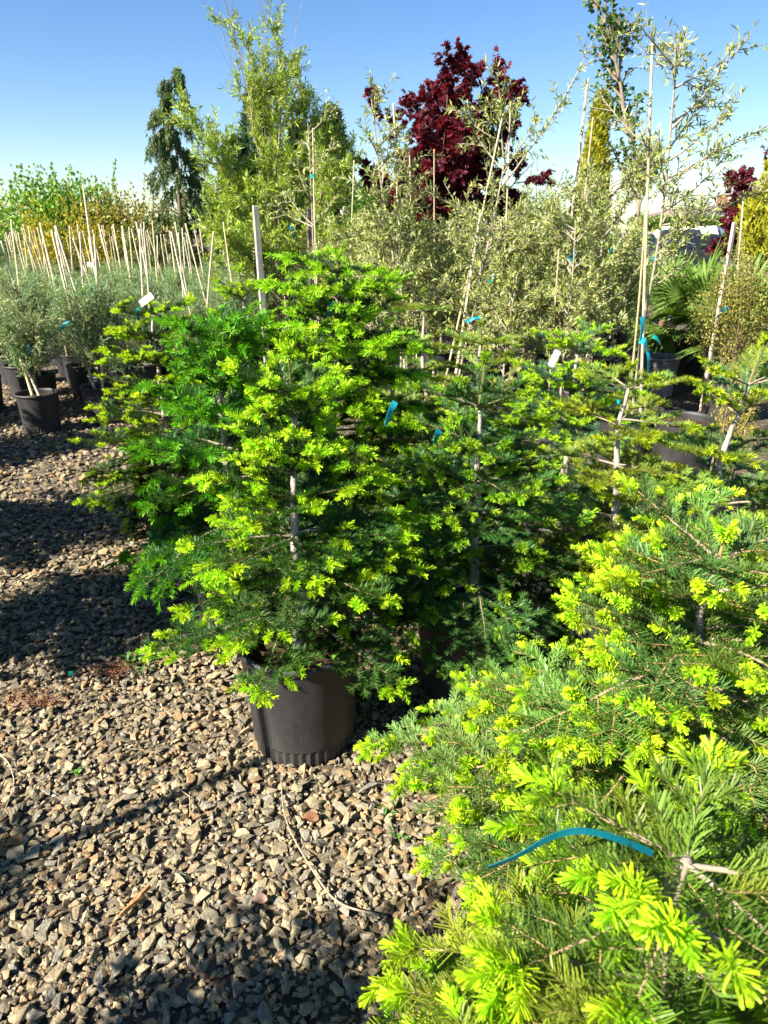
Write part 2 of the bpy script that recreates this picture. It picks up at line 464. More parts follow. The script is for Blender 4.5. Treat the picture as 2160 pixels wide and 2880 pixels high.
# ---------------------------------------------------------------- pots
def make_pot(name='plant_pot', rt=.19, rb=.165, h=.38, m=None, soil=.05, ribs=40):
    m = m or M_POT
    t = empty(name)
    prof = [(rb * .9, .0), (rb, .004), (rb * 1.012, .03), (rb * 1.015, .052), (rb * 1.035, .06)]
    for f in np.linspace(.2, .93, 9): prof.append((rb + (rt - rb) * f + .004, .06 + (h - .06) * f))
    prof += [(rt, h - .018), (rt - .006, h - .018), (rt - .007, h - .05), (rt * .93, h * .5)]
    def mod(i, a):
        if 1 <= i <= 3: return 1 + .017 * np.sign(np.sin(a * ribs)) * np.clip(np.abs(np.sin(a * ribs)) * 2.5, 0, 1)
        if 5 <= i <= 13: return 1 + .004 * np.exp(-((a % (math.pi / 3)) / .02) ** 2)
        return np.ones_like(a)
    a_ = Acc(); lathe(a_, prof, 160, mod=mod); a_.build('wall', m, t, smooth=False)
    a_ = Acc()
    rim = [(rt + .002, h - .020), (rt + .009, h - .019), (rt + .012, h - .010), (rt + .010, h + .001), (rt + .003, h + .004), (rt - .004, h + .001), (rt - .005, h - .020)]
    lathe(a_, rim, 72); a_.build('rim', m, t, smooth=True)
    a_ = Acc(); rr = np.random.default_rng(3)
    a = np.linspace(0, 2 * math.pi, 28, endpoint=False); rings = [rt * .955 * f for f in (1, .8, .6, .4, .2)]
    V = [[x * math.cos(b), x * math.sin(b), h - soil + rr.normal(0, .006)] for x in rings for b in a] + [[0, 0, h - soil + .008]]
    q_ = []
    for i_ in range(4):
        for j_ in range(28): q_.append([i_ * 28 + j_, i_ * 28 + (j_ + 1) % 28, (i_ + 1) * 28 + (j_ + 1) % 28, (i_ + 1) * 28 + j_])
    t_ = [[4 * 28 + j_, 4 * 28 + (j_ + 1) % 28, 5 * 28] for j_ in range(28)]
    a_.add(np.array(V), q=np.array(q_), t=np.array(t_)); a_.build('soil', M_SOIL, t, smooth=True)
    return t

POT0 = make_pot()
POT_USED = [False]
def pot(x, y, label, scale=1.0, rz=None, group=None, src=None):
    rz = random.Random(int(abs(x * 977 + y * 131) * 100)).random() * 6.28 if rz is None else rz
    if src is None:
        if not POT_USED[0]:
            POT_USED[0] = True; p = POT0; p.location = (x, y, 0.004); p.rotation_euler = (0, 0, rz); p.scale = (scale,) * 3
        else: p = dup(POT0, (x, y, 0.004), rz, scale)
    else: p = dup(src, (x, y, 0.004), rz, scale)
    tag(p, label, 'plant pot', group); return p

# ---------------------------------------------------------------- firs
FIR = dict(H=1.3, R=.42, z0=.46, spacing=.165, nb=5, inter=10, el_top=45, el_bot=4, droop=.35, gap=.050,
           nl=.0225, nw=.0031, dens=760, old=(.044, .095, .018), new=(.31, .44, .022), tuft=.45, tl=.036, tnl=.018, tn=56,
           bare=.22, shape=.75, yell=.0, seg=0, tseg=0, extra=(), lat=.66, latmax=.2, fwd=60, lift=70, twig=(.20, .13, .06), rtrunk=.020, side_tufts=.5,
           tdrop=.25, base_z=.34, leader=.14, bark=(.34, .30, .25))

def needles(acc, A, B, U, nl, nw, dens, col, r, brush=False, seg=1, count=None, lift=75, fwd=56, vary=.16):
    A = np.array(A); B = np.array(B); U = np.array(U); col = np.array(col)
    if len(A) == 0: return
    ln = np.linalg.norm(B - A, axis=1)
    cnt = np.maximum(3, (ln * dens).astype(int)) if count is None else np.full(len(A), count)
    idx = np.repeat(np.arange(len(A)), cnt); n = len(idx)
    t = ((np.arange(n) - np.repeat(np.cumsum(cnt) - cnt, cnt)) / cnt[idx])[:, None] + r.random((n, 1)) / cnt[idx][:, None]
    d = nrm(B - A)[idx]
    pos = A[idx] + (B - A)[idx] * t
    side = nrm(np.cross(d, U[idx])); up = np.cross(side, d)
    if brush:
        phi = r.random(n) * 2 * math.pi
        th = np.radians(82 - 68 * t[:, 0] ** 1.2 + r.normal(0, 6, n))
    else:
        phi = np.radians(r.normal(lift, 17, n) - 30 * (np.arange(n) % 4 > 1)) * np.where(np.arange(n) % 2 == 0, 1, -1)
        th = np.radians(r.normal(fwd, 6, n) - 18 * t[:, 0] ** 4)
    rad = up * np.cos(phi)[:, None] + side * np.sin(phi)[:, None]
    D = nrm(d * np.cos(th)[:, None] + rad * np.sin(th)[:, None])
    Nn = (d if brush else up) + r.normal(0, .25, (n, 3))
    nlv = np.asarray(nl)[idx] if np.ndim(nl) else nl
    L = nlv * (.72 + .45 * r.random(n)) * (1 - (.25 if brush else .35) * t[:, 0] ** 5)
    c = col[idx] * (1 - vary + 2 * vary * r.random((n, 1)))
    blades(acc, pos, D, Nn, L * (1.12 if seg == 0 else 1), nw * (1.35 if seg == 0 else 1) * (.85 + .3 * r.random(n)), c, tip=.8 if brush else .5, seg=seg, curve=.35 if not brush else .0)

def fir(seed, name='fir_tree', lean=(0, 0), **kw):
    p = dict(FIR); p.update(kw)
    r = np.random.default_rng(seed)
    H, z0, zb = p['H'], p['z0'], p['base_z']
    m = 16; tz = np.linspace(zb - .03, H, m)
    f = np.clip((tz - zb) / (H - zb), 0, 1)
    wob = np.cumsum(r.normal(0, .006, (m, 2)), 0); wob[0] = 0
    tp = np.c_[lean[0] * f ** 1.4 + wob[:, 0], lean[1] * f ** 1.4 + wob[:, 1], tz]
    tr = p['rtrunk'] * (1 - .72 * f)
    tpos = lambda z: np.array([np.interp(z, tz, tp[:, k]) for k in range(3)])
    tw = dict(A=[], B=[], U=[], c=[], l=[]); tf = dict(A=[], B=[], U=[], c=[], l=[]); wood = Acc(); SA, SB, S0, S1 = [], [], [], []
    old, new = np.array(p['old']), np.array(p['new'])
    yl = np.array([.21, .24, .022])

    def twig(a, b, u, tint, sc=1.0):
        tw['A'].append(a); tw['B'].append(b); tw['U'].append(u); tw['c'].append(tint); tw['l'].append(p['nl'] * sc)
    def tuft(a, d, u, sc=1.0):
        d = nrm(d + np.array([0, 0, -p['tdrop']]) * r.random() + r.normal(0, .16, 3))
        l = p['tl'] * sc * r.uniform(.6, 1.25)
        tf['A'].append(a); tf['B'].append(a + d * l); tf['U'].append(u)
        k = r.random()
        tf['c'].append(new * (.75 + .45 * k) * np.array([.82 + .3 * r.random(), 1, 1]))
        tf['l'].append(p['tnl'] * (.55 + .45 * min(1.2, sc * r.uniform(.8, 1.2))))
    def lateral(a, d, l, u, tint, depth, vig):
        mid = a + d * l * .5
        d2 = nrm(d + np.array([0, 0, .06]) + r.normal(0, .05, 3)); end = mid + d2 * l * .5
        twig(a, mid, u, tint, .95); twig(mid, end, u, tint, 1.05)
        if depth == 0: SA.extend([a, mid]); SB.extend([mid, end]); S0.extend([.0019, .0015]); S1.extend([.0015, .0010])
        elif depth == 1 or p['seg']: SA.append(a); SB.append(end); S0.append(.0015); S1.append(.0008)
        if depth < 2 and l > .085:
            sd = nrm(np.cross(d, u))
            for ff in ((.42, .74) if l > .145 else (.6,)):
                for sg in (-1, 1):
                    if r.random() < .85:
                        dd = nrm(d * .66 + sd * sg * .75 + u * r.normal(.04, .1))
                        lateral(a + (end - a) * ff, dd, l * r.uniform(.34, .52), u, tint, depth + 1, vig)
        if r.random() < p['tuft'] * (1.0 if depth == 0 else .8 if depth == 1 else .3):
            tuft(end, d2, u)
            if r.random() < p['side_tufts']:
                sd = nrm(np.cross(d2, u))
                for sg in (-1, 1):
                    if r.random() < .8: tuft(end - d2 * .004, nrm(d2 * .6 + sd * sg * .8), u, .75)
    def branch(s, az, el, L, vig=1.0, radius=None):
        step = .034; ns = max(3, int(L / step)); step = L / ns
        d = vec(az, el); pts = [s]; dirs = [d]
        for k in range(ns):
            fr = (k + 1) / ns
            d = nrm(d + np.array([0, 0, -p['droop'] * step / .3 * (1.25 if fr < .6 else -.35)]) + r.normal(0, .035, 3))
            pts.append(pts[-1] + d * step); dirs.append(d)
        pts = np.array(pts)
        rb = radius or (.0028 + .0075 * L)
        tube(wood, pts, np.linspace(rb, .0012, len(pts)), 5, np.linspace(1, 0, len(pts))[:, None] * np.array([.26, .22, .17]) + np.linspace(0, 1, len(pts))[:, None] * np.array(p['twig']), cap=False)
        tint0 = old * (.7 + .6 * r.random()) * np.array([.85 + .35 * r.random(), 1, .8 + .6 * r.random()])
        if r.random() < p['yell']: tint0 = tint0 * .35 + yl * r.uniform(.6, 1.0)
        nxt = p['gap'] * .5; s_ = 0.0
        for k in range(ns):
            a, b_ = pts[k], pts[k + 1]; d = dirs[k + 1]
            side = nrm(np.cross(d, Z)); u = nrm(np.cross(side, d))
            fr = (k + .5) / ns
            if fr > p['bare'] * (L > .18): twig(a, b_, u, tint0 * (.9 + .2 * r.random()))
            s_ += step
            while nxt < s_:
                if nxt / L > p['bare'] * .55:
                    for sg in (-1, 1):
                        if r.random() < .86:
                            rem = L - nxt
                            l = min(p['latmax'], p['lat'] * rem + .03) * r.uniform(.65, 1.12)
                            if nxt / L < .35: l *= .7
                            dd = nrm(d * .62 + side * sg * r.uniform(.6, .9) + u * r.normal(.02, .13))
                            ti = tint0 * (.85 + .3 * r.random())
                            if r.random() < p['yell'] * .5: ti = ti * .4 + yl * r.uniform(.5, 1.0)
                            if l > .028: lateral(a + (b_ - a) * r.random(), dd, l, u, ti, 0 if l > .1 else 1, vig)
                nxt += p['gap'] * r.uniform(.7, 1.3)
        side = nrm(np.cross(d, Z)); u = nrm(np.cross(side, d))
        if p['tuft'] > .02:
            tuft(pts[-1], d, u, 1.2)
            for sg in (-1, 1): tuft(pts[-1] - d * .004, nrm(d * .6 + side * sg * .75), u, .9)
    def length(z):
        g = np.clip((z - z0) / (H - z0), 0, 1)
        return p['R'] * (1 - g) ** p['shape'] + .085
    z = z0; az = r.random() * 6.28
    while z < H - .05:
        g = (z - z0) / (H - z0)
        nb = p['nb'] + int(r.integers(0, 2)); az += .6
        for k in range(nb):
            el = math.radians(p['el_bot'] + (p['el_top'] - p['el_bot']) * g ** 1.4 + r.normal(0, 6))
            branch(tpos(z + r.normal(0, .008)), az + 2 * math.pi * k / nb + r.normal(0, .16), el, length(z) * r.uniform(.82, 1.12))
        z += p['spacing'] * r.uniform(.85, 1.15) * (1 - .25 * g)
    for k in range(p['inter']):
        zi = r.uniform(z0 + .03, H - .12); g = (zi - z0) / (H - z0)
        branch(tpos(zi), r.random() * 6.28, math.radians(p['el_bot'] + (p['el_top'] - p['el_bot']) * g + r.normal(5, 8)), length(zi) * r.uniform(.4, .75))
    for (zi, az_, el_, L_) in p['extra']: branch(tpos(zi), az_, el_, L_)
    # the leader and its whorl
    ld = nrm(np.array([r.normal(0, .1), r.normal(0, .1), 1])); top = tp[-1]
    if p['leader'] > 0:
        lt = top + ld * p['leader']
        sd = np.array([1, 0, 0.0]); twig(top - ld * .03, lt, sd, old * 1.05)
        SA.append(top); SB.append(lt); S0.append(.004); S1.append(.002)
        for k in range(4): tuft(lt, nrm(ld + vec(k * 1.57 + r.random(), .2) * .8), sd, 1.0)
    for k in range(5): branch(top - ld * .01, az + k * 1.2566 + r.normal(0, .15), math.radians(p['el_top'] + r.normal(0, 8)) * .75, r.uniform(.75, 1.1) * (.1 + .1 * p['R'] / .42))
    # build
    t = empty(name)
    a_ = Acc()
    bark = np.array(p['bark']) * (.85 + .3 * r.random())
    cc = bark * (.85 + .3 * r.random((m, 1)))
    tube(a_, tp, tr, 10, cc); trunk = a_.build('trunk', M_BARK, t, smooth=True)
    sticks(wood, np.array(SA), np.array(SB), np.array(S0), np.array(S1), p['twig'])
    wood.build('branches', M_TWIG, t, smooth=True, kind='stuff')
    a_ = Acc(); needles(a_, tw['A'], tw['B'], tw['U'], tw['l'], p['nw'], p['dens'], tw['c'], r, seg=p['seg'], lift=p['lift'], fwd=p['fwd'])
    a_.build('crown', M_NEEDLE, t, kind='stuff')
    if len(tf['A']):
        a_ = Acc(); needles(a_, tf['A'], tf['B'], tf['U'], tf['l'], p['nw'] * 1.08, 0, tf['c'], r, brush=True, seg=p['tseg'], count=p['tn'], vary=.13)
        a_.build('new_shoots', M_SHOOT, t, kind='stuff')
    return t

def put(t, x, y, label, rz=0.0, cat='fir tree', group=None):
    t.location = (x, y, 0); t.rotation_euler = (0, 0, rz); tag(t, label, cat, group); return t

# the fir in the middle of the picture
F1 = put(fir(101, tseg=1, lean=(.03, .0), H=1.17, R=.32, z0=.49, spacing=.135, nb=6, inter=24, tuft=.36, bare=.15, old=(.044, .118, .018), new=(.42, .62, .018), tl=.042, tn=62, droop=.36, leader=.11),
         -.275, 1.98, 'fir with round lime tips and bare trunk section in the dusty black pot')
pot(-.27, 1.98, 'black ribbed-foot pot, dusty and lit, free-standing on sunny gravel')
F2 = put(fir(102, tseg=1, H=1.20, R=.42, z0=.46, spacing=.17, nb=6, inter=14, old=(.032, .12, .014), new=(.13, .36, .012), tuft=.5, tl=.066, tnl=.025, tn=50, nl=.026, nw=.0034, tdrop=.9, dens=600, leader=.06, bare=.2),
         -.64, 2.72, 'lush glossy green fir with long soft drooping shoots')
pot(-.63, 2.72, 'black pot half hidden under the lush glossy green fir')
F3 = put(fir(103, H=1.23, nb=6, R=.46, z0=.42, spacing=.16, old=(.036, .080, .016), new=(.46, .62, .02), tuft=.42, tl=.036, tn=50, inter=14, el_top=25, leader=.05),
         -1.08, 3.5, 'yellow-tipped fir with a white label on its top, beside the junipers')
F4 = put(fir(104, tseg=1, H=1.46, R=.35, z0=.55, spacing=.135, nb=6, old=(.036, .088, .014), new=(.32, .56, .015), tuft=.6, tl=.058, tnl=.022, tn=46, shape=.28, inter=26, el_top=24, leader=.04),
         -.24, 2.92, 'tallest fir, with a broad bushy mop of lime shoots on top')
F5 = put(fir(105, H=1.26, R=.30, z0=.5, spacing=.16, new=(.40, .60, .02), tuft=.6, tl=.042, tn=50, dens=560, el_top=50),
         -.76, 4.0, 'small fir with knobbly lime tips behind the lush glossy fir')
F6 = put(fir(106, tseg=1, H=1.08, R=.44, z0=.43, spacing=.14, nb=6, inter=18, old=(.054, .14, .030), new=(.28, .46, .02), tuft=.35, tl=.026, tn=40, nl=.019, droop=.55, bare=.15),
         .30, 2.27, 'dark green fir with small tips and a pale bare trunk, over shaded pot')
pot(.31, 2.27, 'black pot in deep shade under the dark green fir')
LIGHT = dict(old=(.16, .28, .05), new=(.26, .36, .04), tuft=.15, tl=.02, tn=36, yell=.5, el_top=18, leader=.08, dens=640, inter=8, spacing=.19, R=.36, shape=.6)
F7 = put(fir(107, H=1.10, **LIGHT), .045, 3.3, 'sparse yellow-green fir with flat fan branches behind the round-tipped fir')
F8 = put(fir(108, H=1.20, **{**LIGHT, 'R': .30}), .21, 4.05, 'slim yellow-green fir with a tiered top, by the staked olive trunk')
F9 = dup(F7); put(F9, .46, 3.5, 'flat-branched yellow-green fir behind the dark green fir, at the blue-tied stake', 2.1)
F10 = put(fir(110, H=1.13, R=.34, z0=.5, old=(.055, .135, .050), new=(.40, .60, .02), tuft=.5, tl=.044, tn=50, shape=.5, el_top=35, leader=.04, inter=12),
          .80, 3.05, 'blue-green fir with lime tufts and a lilac tag')
F11 = put(fir(111, H=1.10, lean=(.06, .03), old=(.17, .285, .042), new=(.38, .48, .02), tuft=.3, tl=.028, tn=42, yell=.45, el_top=22, R=.42, spacing=.2, inter=8, leader=.06, shape=.6, bare=.28),
          .83, 2.4, 'golden-green fir with a star-shaped top whorl and leaning bare trunk')
F12 = put(fir(112, H=1.12, R=.46, spacing=.19, old=(.09, .185, .042), new=(.38, .48, .02), tuft=.35, tl=.028, tn=42, yell=.3, bare=.32, inter=8, el_top=40),
          1.26, 2.42, 'open fir with long bare pale branches at the yard edge')
F13 = put(fir(113, tseg=1, bark=(.24, .21, .175), H=1.00, R=.54, z0=.34, spacing=.125, nb=6, inter=16, old=(.105, .205, .036), new=(.46, .64, .02), tuft=.42, tl=.034, tnl=.016, tn=66, nl=.023, nw=.0034, dens=640, seg=1, extra=((.42, 2.73, .42, .80), (.46, 2.95, .40, .66), (.40, 3.3, .3, .58), (.5, 2.3, .35, .62), (.45, 3.9, .3, .5)), twig=(.36, .22, .09), bare=.15, el_top=34, droop=.45, side_tufts=.5, shape=.7, leader=.04, lift=62),
          .64, 1.27, 'broad near fir with blue-green needles, tan twigs and round lime buds')
F14 = put(fir(114, tseg=1, bark=(.20, .17, .14),  H=.94, R=.36, z0=.32, spacing=.14, nb=6, inter=14, old=(.11, .20, .024), new=(.40, .60, .016), tuft=.36, tl=.042, tnl=.022, tn=84, nl=.027, nw=.0031, dens=800, seg=1, twig=(.32, .22, .11), bare=.25, yell=.3, el_top=10, droop=.42, side_tufts=.5, shape=.5, leader=.0, lift=62),
          .36, .62, 'large-needled yellow-green fir with a long blue tape on its stem')
for (x, y, l) in ((-1.08, 3.5, 'black pot under the yellow-tipped fir'), (-.24, 2.92, 'black pot under the tallest bushy-topped fir'),
                  (-.76, 4.0, 'black pot under the small knobbly fir'), (.045, 3.3, 'black pot under the sparse fan-branched fir'),
                  (.21, 4.05, 'black pot under the slim tiered fir'), (.46, 3.5, 'black pot under the flat-branched fir'),
                  (.80, 3.05, 'black pot under the lilac-tagged fir'), (.83, 2.4, 'black pot under the golden-green fir'),
                  (1.26, 2.42, 'black pot under the open bare-branched fir'), (.64, 1.27, 'black pot under the broad near fir'),
                  (.36, .62, 'black pot under the large-needled fir')):
    pot(x, y, l)
# firs of the facing row across the gravel path, outside the picture: they throw the long shadows
for k, (src, x, y, sc) in enumerate(((F4, -2.20, 2.22, 1.2), (F2, -2.80, 3.25, 1.3), (F6, -1.36, .24, 1.1), (F10, -1.55, -.85, 1.2), (F3, -3.75, 4.80, 1.25), (F4, -4.5, 5.75, 1.15))):  # F10 copy is added unseen behind the camera to shade the nearest fir
    o = dup(src, (x, y, 0), k * 1.3 + .4, sc)
    tag(o, 'potted fir standing in the facing row across the gravel path', 'fir tree', 'firs of the facing row')
    pot(x, y, 'black pot of the facing row across the gravel path', sc, group='pots of the facing row')

# ---------------------------------------------------------------- stakes and tapes
def bamboo(P0, P1, r0=.006, seed=0, name='bamboo_stake', col=(.60, .51, .36)):
    rr = random.Random(seed)
    a_ = Acc(); P0 = np.array(P0); P1 = np.array(P1); L = np.linalg.norm(P1 - P0)
    n_ = max(3, int(L / .19)); ts = []; rs = []; cs = []
    c0 = np.array(col) * rr.uniform(.75, 1.15) * np.array([1, rr.uniform(.94, 1.04), rr.uniform(.8, 1.1)])
    bend = np.array([rr.gauss(0, .012), rr.gauss(0, .012), 0])
    for k in range(n_):
        for f, q_ in ((0, 1.0), (.06, 1.22), (.12, .98), (.9, .96)):
            ts.append((k + f) / n_); rs.append(q_); cs.append(c0 * (.72 if f == .06 else rr.uniform(.92, 1.08)))
    ts.append(1.0); rs.append(.95); cs.append(c0)
    ts = np.array(ts); pts = P0 + (P1 - P0) * ts[:, None] + bend * np.sin(ts * math.pi)[:, None]
    tube(a_, pts - P0, r0 * np.array(rs) * (1 - .25 * ts), 7, np.array(cs))
    o = a_.build(name, M_STAKE, smooth=True); o.location = P0; return o

def wood_stake(P0, P1, w=.022, col=(.42, .36, .28), name='wooden_stake'):
    a_ = Acc(); P0 = np.array(P0); P1 = np.array(P1)
    tube(a_, np.array([[0, 0, 0], (P1 - P0) * .3, (P1 - P0) * .7, (P1 - P0) * .995, P1 - P0]), np.array([1, 1, 1, 1, .85]) * w * .7, 4, col)
    o = a_.build(name, M_WOOD); o.location = P0; return o

def tape(pts, w=.018, col=(.0, .30, .42), up=(0, 0, 1), name='tape_tag', thick=.0012, twist=0.0):
    """a strip of plastic tape along a curve, with thickness"""
    pts = np.asarray(pts, float); P0 = pts[0].copy(); pts = pts - P0
    k = np.linspace(0, 1, len(pts)); kk = np.linspace(0, 1, len(pts) * 3)
    pts = np.stack([np.interp(kk, k, pts[:, i_]) for i_ in range(3)], 1)
    for _ in range(3): pts[1:-1] = (pts[:-2] + 2 * pts[1:-1] + pts[2:]) / 4
    T = nrm(np.gradient(pts, axis=0)); S = nrm(np.cross(T, np.array(up, float))); U = np.cross(S, T)
    ang = twist * kk
    S2 = S * np.cos(ang)[:, None] + U * np.sin(ang)[:, None]; U2 = np.cross(S2, T)
    m_ = len(pts)
    v_ = np.stack([pts - S2 * w / 2 - U2 * thick / 2, pts + S2 * w / 2 - U2 * thick / 2, pts + S2 * w / 2 + U2 * thick / 2, pts - S2 * w / 2 + U2 * thick / 2], 1).reshape(-1, 3)
    q_ = []
    for i_ in range(m_ - 1):
        for j_ in range(4): q_.append([i_ * 4 + j_, i_ * 4 + (j_ + 1) % 4, i_ * 4 + 4 + (j_ + 1) % 4, i_ * 4 + 4 + j_])
    q_ += [[3, 2, 1, 0], [m_ * 4 - 4, m_ * 4 - 3, m_ * 4 - 2, m_ * 4 - 1]]
    a_ = Acc(); a_.add(v_, q=np.array(q_), c=col)
    o = a_.build(name, M_TAPE, smooth=False); o.location = P0; return o

# ---------------------------------------------------------------- blue-green junipers in pots, each with its stake
def juniper(seed, H=1.12):
    r = np.random.default_rng(seed); t = empty('juniper')
    A, B, S0, S1 = [], [], [], []; P, D, Cc = [], [], []
    zb = .33; stem = np.c_[np.cumsum(r.normal(0, .008, 12)), np.cumsum(r.normal(0, .008, 12)), np.linspace(zb - .02, H - .1, 12)]
    for k in range(125):
        f = r.random() ** .85; z0 = zb + .04 + (H - zb - .18) * f
        az = r.random() * 6.28; el = math.radians(r.uniform(12, 62)); L = (.36 * (1 - f) ** .55 + .14) * r.uniform(.65, 1.15)
        p_ = np.array([np.interp(z0, stem[:, 2], stem[:, 0]), np.interp(z0, stem[:, 2], stem[:, 1]), z0]); d = vec(az, el)
        c0 = np.array([.23, .335, .155]) * r.uniform(.7, 1.35) * np.array([r.uniform(.8, 1.35), 1, r.uniform(.8, 1.25)])
        ns = max(4, int(L / .035))
        for s in range(ns):
            d = nrm(d + np.array([0, 0, .05]) + r.normal(0, .12, 3)); e = p_ + d * (L / ns)
            A.append(p_); B.append(e); S0.append(.003 * (1 - s / ns) + .001); S1.append(.003 * (1 - (s + 1) / ns) + .001)
            if s > 0:
                for w in range(3):
                    sd = nrm(d * .75 + r.normal(0, .55, 3)); l = r.uniform(.03, .075)
                    kx = int(l / .0048)
                    tt = r.random((kx, 1)); P.append(e + sd * l * tt)
                    D.append(nrm(sd * .9 + r.normal(0, .42, (kx, 3)))); Cc.append(np.tile(c0 * r.uniform(.8, 1.25), (kx, 1)))
            p_ = e
    P = np.concatenate(P); D = np.concatenate(D); Cc = np.concatenate(Cc)
    a_ = Acc(); tube(a_, stem, np.linspace(.012, .003, 12), 7, (.16, .12, .09)); a_.build('trunk', M_BARK, t, smooth=True)
    a_ = Acc(); sticks(a_, np.array(A), np.array(B), np.array(S0), np.array(S1), (.13, .12, .07)); a_.build('branches', M_TWIG, t)
    a_ = Acc(); blades(a_, P, D, r.normal(size=P.shape), r.uniform(.013, .024, len(P)), .0048, Cc, seg=0); a_.build('crown', M_LEAF, t, kind='stuff')
    return t

JUN = [juniper(200 + k, H=h) for k, h in enumerate((1.15, 1.08, 1.22))]
JUN_USED = [False] * 3
r = np.random.default_rng(77)
SMALLPOT = dict(scale=.87)
def put_juniper(x, y, label, group, k=None, sc=1.0, pot_label=None, pot_group=None):
    k = int(r.integers(0, 3)) if k is None else k
    if not JUN_USED[k]: JUN_USED[k] = True; o = JUN[k]; o.location = (x, y, 0); o.rotation_euler = (0, 0, r.random() * 6.28); o.scale = (sc,) * 3
    else: o = dup(JUN[k], (x, y, 0), r.random() * 6.28, sc)
    tag(o, label, 'juniper', group)
    pot(x, y, pot_label or 'black pot under the blue-green junipers', .87, group=pot_group if pot_label else 'juniper pots')
    return o

# front plants of the block
put_juniper(-2.93, 5.95, 'blue-green juniper at the block corner, its pot fully open to the path', None, 0, 1.14, 'black pot with a curved rim and sun streaks, at the juniper block corner')
put_juniper(-2.50, 6.25, 'blue-green juniper beside the corner plant, partly behind yellow-tipped fir', None, 1, 1.12, 'black pot next to the corner pot of the juniper block')
GJ = 'blue-green junipers in the staked block'
LJ = 'blue-green juniper among the staked block behind the path'
nst = 0
def stake_at(x, y, z0, ztop, tx, ty, seed, label=None, group='bamboo stakes of the juniper block', rad=.0125):
    o = bamboo((x, y, z0), (x + tx, y + ty, ztop), rad, seed)
    tag(o, label or 'pale bamboo stake rising from the juniper block', 'stake', None if label else group); return o
stake_at(-2.90, 5.93, .3, 1.62, -.40, .05, 1)
stake_at(-2.98, 5.97, .3, 1.60, -.30, .10, 2)
stake_at(-2.55, 6.23, .3, 1.60, -.20, .10, 3)
stake_at(-2.47, 6.20, .3, 1.57, .06, .15, 4)
for row in range(13):
    yy = 6.75 + row * .62
    xl = -.62 * (yy * .94); xr = (-2.1 if row == 0 else -1.35 - row * .03)
    for xx in np.arange(xl, xr, .62):
        x_, y_ = xx + r.normal(0, .06), yy + r.normal(0, .06)
        if project([x_ + .3, y_, 1.0])[0][0] < -40: continue
        put_juniper(x_, y_, LJ, GJ, sc=r.uniform(.86, 1.02))
        for s in range(2 if r.random() < .5 else 1):
            nst += 1
            stake_at(x_ + r.normal(0, .05), y_ + r.normal(0, .05), .3, r.uniform(1.5, 1.72), r.normal(-.06, .11), r.normal(0, .08), 100 + nst, rad=.0112)
o = stake_at(-3.05, 8.0, .3, 2.05, -.05, .05, 900, 'taller weathered bamboo cane sticking up above the juniper stakes', rad=.012)

# facing-row fir with a stake, out of the picture, whose shadow falls towards the dusty pot
o = dup(F4, (-2.62, .40, 0), 1.0, .95); tag(o, 'bushy staked fir at the end of the facing row across the path', 'fir tree')
pot(-2.62, .40, 'black pot under the bushy staked fir of the facing row')
o = wood_stake((-2.59, .42, .3), (-2.55, .44, 2.25), .036, (.42, .36, .28)); tag(o, 'square stake tied to the bushy fir of the facing row', 'stake')

# ---------------------------------------------------------------- broad-leaved trees (olive, willow, maple ...)
def grow(r, start, d, L, rad, levels, P):
    """recursive branching; returns list of (pts, radii, level)"""
    out = []
    def rec(s, d, L, rad, lev):
        ns = max(3, int(L / P['step'])); pts = [s]; dirs = [d]
        for k in range(ns):
            d = nrm(d + np.array([0, 0, P['up'][lev]]) * (L / ns) * 2 + r.normal(0, P['wig'] * (P.get('w0', 1.0) if lev == 0 else 1.0), 3))
            pts.append(pts[-1] + d * L / ns); dirs.append(d)
        pts = np.array(pts); out.append((pts, np.linspace(rad, max(rad * .35, .0012), len(pts)), lev))
        if lev + 1 < levels:
            nb = P['n'][lev]
            nb = max(1, int(nb * r.uniform(.75, 1.25)))
            for k in range(nb):
                f = r.uniform(P['from'][lev], .97); i_ = f * ns; a = int(i_)
                p_ = pts[a] + (pts[min(a + 1, ns)] - pts[a]) * (i_ - a); dd = dirs[min(a + 1, ns)]
                side = nrm(np.cross(dd, r.normal(size=3)))
                ang = math.radians(P['ang'][lev] * r.uniform(.75, 1.25))
                nd = nrm(dd * math.cos(ang) + side * math.sin(ang) * np.array([1, 1, P.get('flat', 1.0)]))
                rec(p_, nd, P['len'][lev] * r.uniform(.55, 1.15) * (1 - .45 * f), rad * .55, lev + 1)
    rec(np.asarray(start, float), nrm(d), L, rad, 0)
    return out

